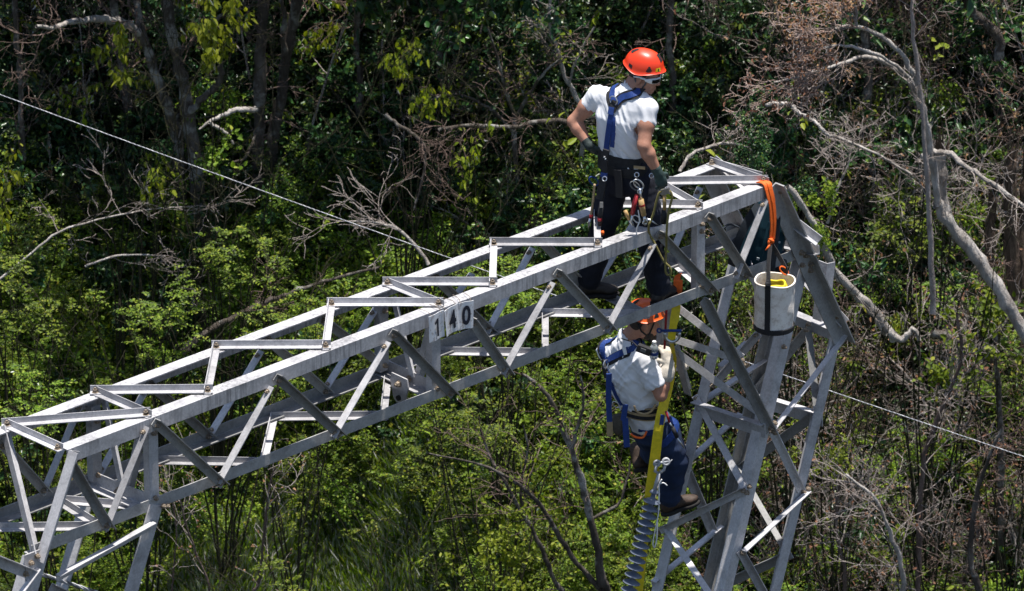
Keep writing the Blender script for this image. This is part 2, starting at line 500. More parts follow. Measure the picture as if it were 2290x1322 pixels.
# working bracket under the beam: three struts meeting at a hanger in front of the column
HUB = f34(1497, 770, -0.58)
for a, b in (((1505, 690), (1655, 806)), ((1492, 762), (1660, 816)), ((1495, 785), (1726, 955))):
    angle('bracket_strut', on_plane(*a, HUB, V), f34(*b, 0.006), Z + U * 0.3, -V, 0.055, 0.05, 0.007, M_STEEL)
angle('bracket_hanger', on_plane(1482, 640, HUB, V), on_plane(1480, 780, HUB, V), U, -V, 0.10, 0.07, 0.008, M_STEEL)
angle('bracket_arm', on_plane(1502, 780, HUB, V), on_plane(1530, 880, HUB, V), U, V, 0.075, 0.07, 0.01, M_DULL)
# struts below the beam from the near bottom chord
for x, y in ((1725, 943), (1716, 955), (1668, 1085), (1746, 773), (1800, 722), (1795, 735), (1655, 812), (1652, 802), (1800, 1090)):
    bolt(f34(x, y, 0.03), V)
# ================================================================== the hillside and its forest
rng = np.random.default_rng(7)
random.seed(7)

def hill_np(x, y):
    s = np.clip((y - 3.0) / 4.0, 0, 1); s = s * s * (3 - 2 * s)
    z = 0.80 * np.clip(y - 4.6, 0, None) * s
    z = np.where(z > 45, 45 + 25 * (1 - np.exp(-(z - 45) / 25)), z)
    w = np.clip((y - 3) / 6, 0, 1)
    z = z + w * (0.28 * np.sin(x * 0.9 + 1.3 * np.sin(y * 0.6)) + 0.20 * np.sin(x * 2.1 + y * 1.7) + 0.10 * np.sin(x * 4.3 - y * 3.1) + 0.02 * x)
    return z + 0.10 * np.sin(x * 0.31) * np.cos(y * 0.27)
def hill(x, y): return float(hill_np(np.array(x, float), np.array(y, float)))

def hill_hit(px, py):
    d = ray(px, py)
    t0, t1 = 45.0, 120.0
    t = t0
    while t < t1:
        p = CAM + d * t
        if p.z < hill(p.x, p.y): break
        t += 0.25
    lo, hi = t - 0.25, t
    for _ in range(14):
        m = (lo + hi) / 2
        p = CAM + d * m
        if p.z < hill(p.x, p.y): hi = m
        else: lo = m
    return CAM + d * hi

def terrain_mesh():
    xs = np.concatenate([np.linspace(-260, -9, 40)[:-1], np.linspace(-9, 9, 110), np.linspace(9, 260, 40)[1:]])
    ys = np.concatenate([np.linspace(-200, 3, 30)[:-1], np.linspace(3, 26, 140), np.linspace(26, 320, 60)[1:]])
    X, Y = np.meshgrid(xs, ys)
    Zz = hill_np(X, Y)
    near = (np.abs(X) < 10) & (Y > 3) & (Y < 27)
    Zz = Zz + np.where(near, rng.normal(0, 0.025, X.shape), 0)
    vs = np.stack([X, Y, Zz], -1).reshape(-1, 3)
    nx, ny = len(xs), len(ys)
    i = np.arange(nx * ny).reshape(ny, nx)
    fs = np.stack([i[:-1, :-1], i[:-1, 1:], i[1:, 1:], i[1:, :-1]], -1).reshape(-1, 4)
    return np_mesh('hillside', vs, fs)

def np_mesh(name, vs, fs):
    """fast mesh from arrays; faces are all triangles or all quads"""
    vs = np.asarray(vs, dtype=np.float32); fs = np.asarray(fs, dtype=np.int32)
    me = bpy.data.meshes.new(name)
    k = fs.shape[1]
    me.vertices.add(len(vs)); me.vertices.foreach_set('co', vs.ravel())
    me.loops.add(fs.size); me.loops.foreach_set('vertex_index', fs.ravel())
    me.polygons.add(len(fs)); me.polygons.foreach_set('loop_start', np.arange(0, fs.size, k, dtype=np.int32))
    me.update(calc_edges=True)
    return me

m, nt_, b_ = new_mat('forest_floor')
n1 = noise(nt_, 1.3, 6, 0.7); n2 = noise(nt_, 22, 5, 0.7); n3 = noise(nt_, 90, 3, 0.7)
c = ramp(nt_, n2, [(0.3, (0.008, 0.007, 0.005)), (0.55, (0.024, 0.018, 0.013)), (0.75, (0.055, 0.042, 0.031))])
c = mixc(nt_, ramp(nt_, n1, [(0.45, (0, 0, 0)), (0.65, (0.7, 0.7, 0.7))]), c, ramp(nt_, n3, [(0.35, (0.012, 0.022, 0.008)), (0.7, (0.035, 0.055, 0.016))]))
nt_.links.new(c, b_.inputs['Base Color']); b_.inputs['Roughness'].default_value = 0.95
b_.inputs['Specular IOR Level'].default_value = 0.1
bump(nt_, b_, n2, 1.0, 0.08)
M_FLOOR = m
ground = link('hillside', terrain_mesh(), M_FLOOR)
tag(ground, kind='structure')

# ---- leaves and bark
def leaf_mat(name, stops, trans=0.35, rough=0.42, spec=0.5, objvar=0.25):
    m, nt, b = new_mat(name)
    g = nt.nodes.new('ShaderNodeNewGeometry')
    oi = nt.nodes.new('ShaderNodeObjectInfo')
    c = ramp(nt, g.outputs['Random Per Island'], stops)
    hs = nt.nodes.new('ShaderNodeHueSaturation')
    mr = nt.nodes.new('ShaderNodeMapRange')
    mr.inputs[3].default_value = 1 - objvar; mr.inputs[4].default_value = 1 + objvar
    nt.links.new(oi.outputs['Random'], mr.inputs[0])
    nt.links.new(mr.outputs[0], hs.inputs['Value'])
    mh = nt.nodes.new('ShaderNodeMapRange')
    mh.inputs[3].default_value = 0.485; mh.inputs[4].default_value = 0.515
    nt.links.new(oi.outputs['Random'], mh.inputs[0])
    nt.links.new(mh.outputs[0], hs.inputs['Hue'])
    nt.links.new(c, hs.inputs['Color'])
    nt.nodes.remove(b)
    b = nt.nodes.new('ShaderNodeBsdfDiffuse')
    nt.links.new(hs.outputs[0], b.inputs[0])
    tr = nt.nodes.new('ShaderNodeBsdfTranslucent')
    tc = nt.nodes.new('ShaderNodeMix'); tc.data_type = 'RGBA'; tc.blend_type = 'MULTIPLY'
    tc.inputs[0].default_value = 1.0
    nt.links.new(hs.outputs[0], tc.inputs[6]); tc.inputs[7].default_value = (1.5, 1.5, 0.6, 1)
    nt.links.new(tc.outputs[2], tr.inputs[0])
    mx = nt.nodes.new('ShaderNodeMixShader'); mx.inputs[0].default_value = trans
    nt.links.new(b.outputs[0], mx.inputs[1]); nt.links.new(tr.outputs[0], mx.inputs[2])
    gl = nt.nodes.new('ShaderNodeBsdfGlossy'); gl.inputs['Roughness'].default_value = rough
    lw = nt.nodes.new('ShaderNodeFresnel'); lw.inputs[0].default_value = 1.0 + spec * .6
    m2 = nt.nodes.new('ShaderNodeMixShader')
    nt.links.new(lw.outputs[0], m2.inputs[0]); nt.links.new(mx.outputs[0], m2.inputs[1]); nt.links.new(gl.outputs[0], m2.inputs[2])
    nt.links.new(m2.outputs[0], nt.nodes['Material Output'].inputs[0])
    return m
M_DARKLEAF = leaf_mat('dark_glossy_leaf', [(0.0, (0.012, 0.036, 0.013)), (0.5, (0.025, 0.066, 0.022)), (0.82, (0.047, 0.105, 0.026)), (1.0, (0.14, 0.19, 0.024))], 0.2, 0.28, 0.6)
M_FERN = leaf_mat('compound_leaf', [(0.0, (0.06, 0.115, 0.012)), (0.45, (0.14, 0.22, 0.018)), (0.85, (0.23, 0.32, 0.026)), (1.0, (0.36, 0.38, 0.05))], 0.42, 0.5, 0.35)
M_OLIVE = leaf_mat('olive_leaf', [(0.0, (0.055, 0.10, 0.010)), (0.5, (0.14, 0.21, 0.016)), (0.9, (0.23, 0.31, 0.024)), (1.0, (0.34, 0.30, 0.045))], 0.4, 0.5, 0.35)
M_LIME = leaf_mat('lime_leaf', [(0.0, (0.13, 0.18, 0.015)), (0.5, (0.21, 0.26, 0.02)), (1.0, (0.29, 0.32, 0.035))], 0.45, 0.45, 0.4)
M_GRASS = leaf_mat('grass_blade', [(0.0, (0.09, 0.155, 0.014)), (0.6, (0.18, 0.28, 0.024)), (1.0, (0.30, 0.33, 0.055))], 0.45, 0.6, 0.2)
M_LITTER = leaf_mat('leaf_litter', [(0.0, (0.03, 0.022, 0.015)), (0.5, (0.075, 0.055, 0.04)), (1.0, (0.15, 0.115, 0.085))], 0.1, 0.7, 0.3)
M_REDTWIG = leaf_mat('withered_leaf', [(0.0, (0.13, 0.06, 0.035)), (0.6, (0.23, 0.12, 0.07)), (1.0, (0.33, 0.20, 0.12))], 0.2, 0.7, 0.2)

def bark_mat(name, lo, mid, hi, sc=9.0, lichen=0.0):
    m, nt, b = new_mat(name)
    n1 = noise(nt, sc, 6, 0.7, stretch=(1, 1, 0.16 if sc > 20 else .35))
    n2 = noise(nt, 3.0, 5, 0.7)
    n3 = noise(nt, 45, 4, 0.7, stretch=(1, 1, 0.3))
    c = ramp(nt, n1, [(0.28, lo), (0.5, mid), (0.72, hi)])
    if lichen:
        c = mixc(nt, ramp(nt, n2, [(0.52, (0, 0, 0)), (0.62, (lichen,) * 3)]), c, (0.42, 0.41, 0.38))
    nt.links.new(c, b.inputs['Base Color'])
    b.inputs['Roughness'].default_value = 0.9
    b.inputs['Specular IOR Level'].default_value = 0.2
    bump(nt, b, n3, 1.0, 0.03)
    return m
M_BARK_DARK = bark_mat('dark_bark', (0.035, 0.028, 0.023), (0.085, 0.07, 0.058), (0.18, 0.155, 0.135), lichen=0.7)
M_BARK_PALE = bark_mat('pale_weathered_bark', (0.13, 0.105, 0.09), (0.40, 0.36, 0.325), (0.70, 0.65, 0.61), lichen=0.5)
M_TWIG_RED = bark_mat('reddish_twig', (0.24, 0.17, 0.14), (0.42, 0.31, 0.265), (0.58, 0.46, 0.41))
M_TWIG = bark_mat('grey_twig', (0.16, 0.13, 0.115), (0.36, 0.305, 0.275), (0.58, 0.52, 0.48))
M_TWIG_BROWN = bark_mat('brown_twig', (0.075, 0.05, 0.042), (0.17, 0.12, 0.10), (0.31, 0.23, 0.20))
M_SPLINT = bark_mat('splintered_wood', (0.035, 0.024, 0.017), (0.10, 0.068, 0.048), (0.24, 0.17, 0.12), 34)
M_STEM = bark_mat('green_stem', (0.014, 0.015, 0.008), (0.032, 0.030, 0.016), (0.06, 0.055, 0.03))

def unit(a):
    return a / np.maximum(np.linalg.norm(a, axis=-1, keepdims=True), 1e-9)

def leaves(P, D, N, L, Wd, fold=0.25, six=True):
    """leaf blades: base points, tip directions, upward normals, lengths, widths -> verts, quads"""
    P = np.asarray(P, float); n = len(P)
    D = unit(np.asarray(D, float)); N = np.asarray(N, float)
    S = unit(np.cross(D, N)); N = unit(np.cross(S, D))
    L = np.asarray(L, float)[:, None]; Wd = np.asarray(Wd, float)[:, None]
    if six:
        pts = [P, P + D * L * .28 + S * Wd * .5 + N * Wd * fold, P + D * L * .68 + S * Wd * .40 + N * Wd * fold * .4 - N * L * .04, P + D * L - N * L * .14,
               P + D * L * .68 - S * Wd * .40 + N * Wd * fold * .4 - N * L * .04, P + D * L * .28 - S * Wd * .5 + N * Wd * fold]
        v = np.stack(pts, 1).reshape(-1, 3)
        b = np.arange(n)[:, None] * 6
        f = np.concatenate([b + [0, 1, 2, 3], b + [0, 3, 4, 5]])
    else:
        v = np.stack([P, P + D * L * .45 + S * Wd * .5, P + D * L - N * L * .1, P + D * L * .45 - S * Wd * .5], 1).reshape(-1, 3)
        f = np.arange(n)[:, None] * 4 + [0, 1, 2, 3]
    return v, f

def rdir(n, up=0.0):
    d = rng.normal(0, 1, (n, 3)); d[:, 2] += up
    return unit(d)

class Twigs:
    """branching wood, kept as polylines with radii; also remembers leafy tips"""
    def __init__(self): self.lines, self.tips = [], []
    def grow(self, p, d, length, r, level, n=6, wander=0.25, kids=4, ratio=0.6, spread=0.9, rise=0.0, rmin=0.003, first=0.25):
        p = np.array(p, float); d = unit(np.array(d, float))
        pts, rs = [p.copy()], [r]
        step = length / n
        dirs = []
        for i in range(n):
            d = unit(d + rng.normal(0, wander, 3) * np.array([1, 1, .8]) + np.array([0, 0, rise]))
            p = p + d * step
            pts.append(p.copy()); rs.append(max(rmin, r * (1 - 0.75 * (i + 1) / n))); dirs.append(d)
        self.lines.append((pts, rs))
        self.tips.append((p.copy(), d.copy(), level))
        if level > 0:
            for k in range(kids):
                t = first + (1 - first) * (k + rng.random()) / kids
                i = min(n - 1, int(t * n))
                q = pts[i] + (pts[i + 1] - pts[i]) * (t * n - i)
                nd = unit(dirs[i] + rng.normal(0, spread, 3) * np.array([1, 1, .75]))
                self.grow(q, nd, length * ratio * (1.15 - 0.5 * t) * rng.uniform(.7, 1.2), max(rmin, rs[i] * 0.62), level - 1, max(3, n - 1), wander * 1.1, max(2, kids - 1), ratio, spread, rise, rmin, 0.15)
    def mesh(self, name, sides=None):
        V_, F_ = [], []
        nb_ = 0
        for pts, rs in self.lines:
            pts = np.array(pts); rs = np.array(rs)
            s = sides or (8 if rs[0] > 0.03 else 5 if rs[0] > 0.009 else 3)
            t = unit(np.gradient(pts, axis=0))
            ref = np.array([0.31, 0.57, 0.76]) if abs(t[0] @ np.array([0.31, 0.57, 0.76])) < .9 else np.array([1., 0, 0])
            a = unit(np.cross(t, ref)); c = np.cross(t, a)
            ang = 2 * np.pi * np.arange(s) / s
            ring = pts[:, None] + (a[:, None] * np.cos(ang)[None, :, None] + c[:, None] * np.sin(ang)[None, :, None]) * rs[:, None, None]
            m_ = len(pts)
            V_.append(ring.reshape(-1, 3))
            i = np.arange(m_ - 1)[:, None] * s; k = np.arange(s)[None]
            k2 = (k + 1) % s
            F_.append(np.stack([i + k, i + k2, i + s + k2, i + s + k], -1).reshape(-1, 4) + nb_)
            nb_ += m_ * s
        return np_mesh(name, np.concatenate(V_), np.concatenate(F_))
    def points(self, level_max=0):
        """sample points along the finest twigs: positions and directions"""
        P, D = [], []
        for (pts, rs), (tp, td, lv) in zip(self.lines, self.tips):
            if lv <= level_max:
                q = np.array(pts); P.append(q[1:]); D.append(np.diff(q, axis=0))
        return np.concatenate(P), unit(np.concatenate(D))

def scatter_leaves(tw, n, L, W, droop=0.0, level=0, jitter=0.03, six=True, flat=0.6):
    P, D = tw.points(level)
    i = rng.integers(0, len(P), n)
    d = unit(D[i] * 0.5 + rdir(n) * 0.9 + np.array([0, 0, -droop]))
    N = unit(rdir(n) * (1 - flat) + np.array([-0.2, -0.25, 0.9]) * flat)
    return leaves(P[i] + rng.normal(0, jitter, (n, 3)), d, N, np.clip(rng.lognormal(-.05, .36, n), .4, 2) * L, np.clip(rng.lognormal(-.05, .34, n), .4, 2) * W, six=six)

def compound(bases, dirs, length, pairs=6, leaflet=0.05, width=0.02, droop=0.35):
    """pinnate leaves: leaflets in pairs along a drooping rachis"""
    Ps, Ds, Ns, Ls, Ws = [], [], [], [], []
    up = np.array([0, 0, 1.])
    for b, d in zip(bases, dirs):
        d = unit(d); s = np.cross(d, up); s = s / max(1e-6, np.linalg.norm(s)); nrm = np.cross(s, d)
        ll = length * rng.uniform(.7, 1.25)
        for k in range(pairs + 1):
            t = 0.18 + 0.82 * k / pairs
            p = b + d * ll * t - up * ll * droop * t * t
            dd = unit(d - up * 2 * droop * t)
            sz = leaflet * (1.0 - 0.45 * abs(t - 0.45)) * rng.uniform(.8, 1.15)
            if k == pairs:
                Ps.append(p); Ds.append(dd); Ns.append(nrm); Ls.append(sz); Ws.append(width)
            else:
                for sg in (-1, 1):
                    Ps.append(p); Ds.append(unit(dd * .55 + s * sg + rng.normal(0, .28, 3))); Ns.append(nrm + s * sg * .25 + rng.normal(0, .38, 3)); Ls.append(sz); Ws.append(width * rng.uniform(.8, 1.2))
    return leaves(Ps, Ds, Ns, Ls, Ws, six=False)

# ---- plant prototypes: (stems mesh, stem material, foliage mesh, leaf material)
def proto_dark(seed, h=0.8, leafn=1000, L=0.052, W=0.030, mat=None, kids=4):
    t = Twigs()
    for k in range(5):
        a = rng.uniform(0, 6.28)
        t.grow((rng.normal(0, .07), rng.normal(0, .07), -0.1), (math.cos(a) * .55, math.sin(a) * .55, 1), h * rng.uniform(.7, 1.2), 0.010, 2, 6, .22, kids, .55, .8, .03, 0.0026)
    v, f = scatter_leaves(t, leafn, L, W, 0.15, 0, 0.02)
    return (t.mesh('stems'), M_STEM, np_mesh('foliage', v, f), mat or M_DARKLEAF)

def proto_fern(seed, h=1.0, nl=120, mat=None, length=0.15, leaflet=0.042):
    t = Twigs()
    for k in range(3):
        t.grow((rng.normal(0, .08), rng.normal(0, .08), -0.1), (rng.normal(0, .25), rng.normal(0, .25), 1), h * rng.uniform(.75, 1.15), 0.009, 1, 7, .14, 3, .45, .7, .06, 0.003)
    P, D = t.points(1)
    keep = P[:, 2] > h * 0.2
    P, D = P[keep], D[keep]
    i = rng.integers(0, len(P), nl)
    az = rng.uniform(0, 6.28, nl)
    d = np.stack([np.cos(az), np.sin(az), rng.uniform(0.0, .8, nl)], -1)
    v, f = compound(P[i] + rng.normal(0, .03, (nl, 3)), d + rng.normal(0, .3, (nl, 3)), length, 4, leaflet, leaflet * .52)
    return (t.mesh('stems'), M_STEM, np_mesh('foliage', v, f), mat or M_FERN)

def proto_droop(seed, n=60, mat=None):
    """a leaning twig hung with limp yellow-green leaves"""
    t = Twigs()
    t.grow((0, 0, 0), (rng.choice([-1, 1]), rng.normal(0, .4), .25), 0.9, 0.008, 2, 8, .12, 5, .5, .6, -0.02, 0.0028)
    P, D = t.points(1)
    i = rng.integers(0, len(P), n)
    d = np.concatenate([rng.normal(0, .33, (n, 2)), -np.ones((n, 1))], 1)
    N = rdir(n) + np.array([-.3, -.9, .3])
    v, f = leaves(P[i], d, N, rng.uniform(.06, .11, n), rng.uniform(.028, .045, n))
    return (t.mesh('stems'), M_TWIG_BROWN, np_mesh('foliage', v, f), mat or M_LIME)

def proto_bare(seed, h=1.2, stems=4, mat=None, lv=2, wander=.15, leafn=50):
    t = Twigs()
    for k in range(stems):
        a = rng.uniform(0, 6.28)
        t.grow((rng.normal(0, .06), rng.normal(0, .06), -0.1), (math.cos(a) * .6, math.sin(a) * .6, 1), h * rng.uniform(.6, 1.2), rng.uniform(.009, .017), lv, 8, wander, 5, .6, .6, .04, 0.0026)
    v, f = scatter_leaves(t, leafn, 0.035, 0.02, .3, 0, .01)
    return (t.mesh('stems'), mat or M_TWIG, np_mesh('foliage', v, f), M_REDTWIG)

def proto_pole(seed, h=2.4):
    t = Twigs()
    t.grow((0, 0, -0.1), (rng.normal(0, .08), rng.normal(0, .08), 1), h, rng.uniform(.010, .018), 1, 10, .05, 5, .25, .7, .05, 0.003, .4)
    v, f = scatter_leaves(t, 40, 0.06, 0.032, .6, 0, .01)
    return (t.mesh('stems'), M_TWIG, np_mesh('foliage', v, f), M_OLIVE)

KINDS = {
    'dark': ('dark_shrub', 'dark glossy-leaved shrub', 'shrub', 'dark glossy shrubs', [proto_dark(k, rng.uniform(.6, .95), 1250, .052 * q, .030 * q) for k, q in enumerate((1, .8, 1.35, 1.0))]),
    'fern': ('leafy_sapling', 'bright green feathery-leaved sapling', 'sapling', 'feathery bright green saplings', [proto_fern(k, rng.uniform(.7, 1.15), int(120 / q), None, .15 * q, .042 * q) for k, q in enumerate((1, .75, 1.4, 1.1))]),
    'olive': ('olive_sapling', 'dull olive-green feathery sapling', 'sapling', 'feathery olive-green saplings', [proto_fern(k, rng.uniform(.6, 1.0), 110, M_OLIVE, .13, .038) for k in range(3)]),
    'bush': ('olive_shrub', 'small-leaved olive green shrub', 'shrub', 'small-leaved olive shrubs', [proto_dark(k, rng.uniform(.6, .9), 700, .045, .02, M_OLIVE) for k in range(3)]),
    'droop': ('drooping_branch', 'sapling hung with limp yellow-green leaves', 'sapling', 'saplings with limp yellow-green leaves', [proto_droop(k) for k in range(4)]),
    'bare': ('bare_shrub', 'leafless grey-twigged shrub', 'shrub', 'leafless grey shrubs', [proto_bare(k, rng.uniform(.9, 1.4)) for k in range(4)]),
    'brown': ('withered_shrub', 'withered brown-twigged shrub', 'shrub', 'withered brown shrubs', [proto_bare(k, rng.uniform(.8, 1.3), 5, M_TWIG_BROWN, 2, .2, 70) for k in range(3)]),
    'pole': ('slender_sapling', 'slender straight sapling stem', 'sapling', 'slender straight saplings', [proto_pole(k, rng.uniform(1.6, 2.6)) for k in range(4)]),
}
def region(p):
    d = Vector(p) - CAM; k = PXM * DIST / d.dot(FWD)
    x, y = PW / 2 + k * d.x, PH / 2 - k * d.dot(CUP)
    beam = 1060 - 0.37 * x
    if x > 1850: return 'at upper right' if y < 440 else 'at mid right' if y < 900 else 'at lower right'
    if x > 1480: return 'behind the column' if y > 420 else 'above the backpack'
    if y < beam:
        if x < 420: return 'at far upper left' if y < 420 else 'at left above the crossbeam'
        if x < 860: return 'around the mottled trunks' if y < 420 else 'just above the crossbeam'
        return 'left of the standing worker'
    if x < 420: return 'below the beam at far left'
    if x < 900: return 'below the beam at lower left'
    return 'below the beam near the hanging worker'
def place(kind, loc, rz, s, tilt=(0, 0), label=None, name=None, foliage=None):
    nm, lb, cat, grp, pr = KINDS[kind]
    sm, smat, fm, fmat = pr[rng.integers(len(pr))]
    where = region(loc)
    o = empty(name or nm, loc, label or (lb + ' ' + where), cat, None if label else grp + ' ' + where)
    o.rotation_euler = (tilt[0], tilt[1], rz); o.scale = (s, s, s)
    for pn, me, mt in (('stems', sm, smat), ('foliage', fm, fmat)):
        if not me.materials: me.materials.append(mt)
        c = bpy.data.objects.new(pn, me); COL.objects.link(c); c.parent = o
        if pn == 'foliage': c['kind'] = 'stuff'
    return o

def ground_pt(px, py):
    p = hill_hit(px, py)
    return Vector((p.x, p.y, hill(p.x, p.y) - 0.02))
# ---- fill the slope: what grows where follows the photograph's patches
def pick(px, py):
    r = rng.random()
    if px > 1550:
        if py < 420: tab = (('dark', .46), ('brown', .2), ('bare', .2), ('pole', .06), ('bush', .08))
        elif py < 750: tab = (('bush', .38), ('brown', .14), ('bare', .30), ('dark', .14), ('fern', .04))
        else: tab = (('bush', .28), ('olive', .10), ('brown', .22), ('bare', .36), ('fern', .04))
    elif py < 480:
        tab = (('dark', .58), ('droop', .17), ('bare', .06), ('pole', .10), ('bush', .09))
    elif px < 1000 and py < 960:
        tab = (('fern', .60), ('dark', .18), ('bush', .08), ('bare', .02), ('olive', .12))
    elif py < 800:
        tab = (('dark', .38), ('fern', .3), ('bush', .14), ('bare', .08), ('olive', .10))
    else:
        tab = (('olive', .52), ('fern', .30), ('dark', .06), ('bare', .02), ('bush', .10))
    for k, p in tab:
        r -= p
        if r < 0: return k
    return tab[0][0]
cells = []
STEP = 84
for py in range(30, 1700, 60):
    for px in range(-150, 2450, STEP):
        cells.append((px + rng.uniform(-42, 42) + (STEP / 2 if (py // 60) % 2 else 0), py + rng.uniform(-30, 30)))
LIMIT = {k: 290 for k in KINDS}
for px, py in cells:
    k = pick(px, py)
    if LIMIT[k] <= 0: k = 'dark' if LIMIT['dark'] > 0 else 'bush'
    if 350 < px < 1030 and py > 1235: continue            # the grassy clearing
    if py > 1420 and k in ('bare', 'brown', 'pole'): k = 'olive'
    LIMIT[k] -= 1
    p = ground_pt(px, py)
    if k == 'droop':
        p = p + Vector((0, -0.3, rng.uniform(.2, 1.0)))
    place(k, p, rng.uniform(0, 6.28), rng.uniform(.65, 1.15) if k != 'fern' else rng.uniform(.6, 1.05), (rng.normal(.1, .12), rng.normal(0, .12)))

# ---- ground cover: small leaves and litter nobody could count
def cover(name, n, L, W, mat, lift, label, cat, sel=None, up=0.5, six=True):
    px = rng.uniform(-200, 2500, n); py = rng.uniform(-120, 1750, n)
    # pixel rays onto the mean slope, then dropped on the real one
    X = (px - PW / 2) / PXM * 1.27; t = (py - PH / 2)
    Y = 14.6 - t / PXM * 0.98 + rng.normal(0, .25, n)
    Zc = hill_np(X, Y)
    if sel is not None:
        k = sel(px, py) & ~((px > 340) & (px < 1040) & (py > 1215 + 30 * np.sin(px * .03))); X, Y, Zc = X[k], Y[k], Zc[k]
    m_ = len(X)
    P = np.stack([X, Y, Zc + rng.random(m_) ** 1.5 * lift], -1)
    v, f = leaves(P, rdir(m_, 0.15), rdir(m_) * (1 - up) + np.array([-.1, -.55, .7]) * up, np.clip(rng.lognormal(-.05, .38, m_), .35, 2.2) * L, np.clip(rng.lognormal(-.05, .34, m_), .4, 2) * W, six=six)
    o = link(name, np_mesh(name, v, f), mat)
    return tag(o, label, cat, kind='stuff')
cover('leaf_litter', 16000, 0.07, 0.035, M_LITTER, 0.05, 'fallen brown leaves littering the hillside', 'leaf litter')
low = lambda px, py: ((px < 1480) & (py > 520 + 60 * np.sin(px * .012) + 90 * np.sin(px * .004))) 
cover('ground_cover', 110000, 0.05, 0.03, M_DARKLEAF, 0.42, 'low dark green leaves covering the upper hillside floor', 'ground cover', lambda px, py: ~low(px, py) | (rng.random(len(px)) < .2))
cover('bright_ground_cover', 250000, 0.046, 0.026, M_OLIVE, 0.48, 'low olive green leaves covering the lower hillside', 'ground cover', lambda px, py: low(px, py) & (py > 560), .6, False)
cover('lush_ground_cover', 110000, 0.046, 0.026, M_FERN, 0.55, 'fresh green low leaves among the saplings of the lower left slope', 'ground cover', lambda px, py: low(px, py) & (px < 1150 - .3 * py + 350 * np.sin(py * .01)), .6, False)
def grass():
    n = 42000
    px = rng.uniform(300, 1090, n); py = rng.uniform(1195, 1640, n)
    X = (px - PW / 2) / PXM * 1.27; Y = 14.6 - (py - PH / 2) / PXM * 0.98 + rng.normal(0, .2, n)
    P = np.stack([X, Y, hill_np(X, Y) - .02], -1)
    D = np.concatenate([rng.normal(0, .4, (n, 2)), np.ones((n, 1))], 1)
    v, f = leaves(P, D, rdir(n), rng.uniform(.16, .42, n), rng.uniform(.009, .016, n), 0.0)
    tag(link('grass', np_mesh('grass', v, f), M_GRASS), 'long green grass in the clearing at the foot of the slope', 'grass', kind='stuff')
grass()

# ---- trees one can tell apart
def smooth_line(pts, n=5):
    pts = [Vector(p) for p in pts]
    out = []
    for i in range(len(pts) - 1):
        p0 = pts[max(i - 1, 0)]; p1 = pts[i]; p2 = pts[i + 1]; p3 = pts[min(i + 2, len(pts) - 1)]
        for k in range(n):
            t = k / n
            out.append(0.5 * ((2 * p1) + (p2 - p0) * t + (2 * p0 - 5 * p1 + 4 * p2 - p3) * t * t + (3 * p1 - p0 - 3 * p2 + p3) * t ** 3))
    out.append(pts[-1])
    return out

def px_r(w, y): return w / 2 / PXM * ((y + 46) / 46)

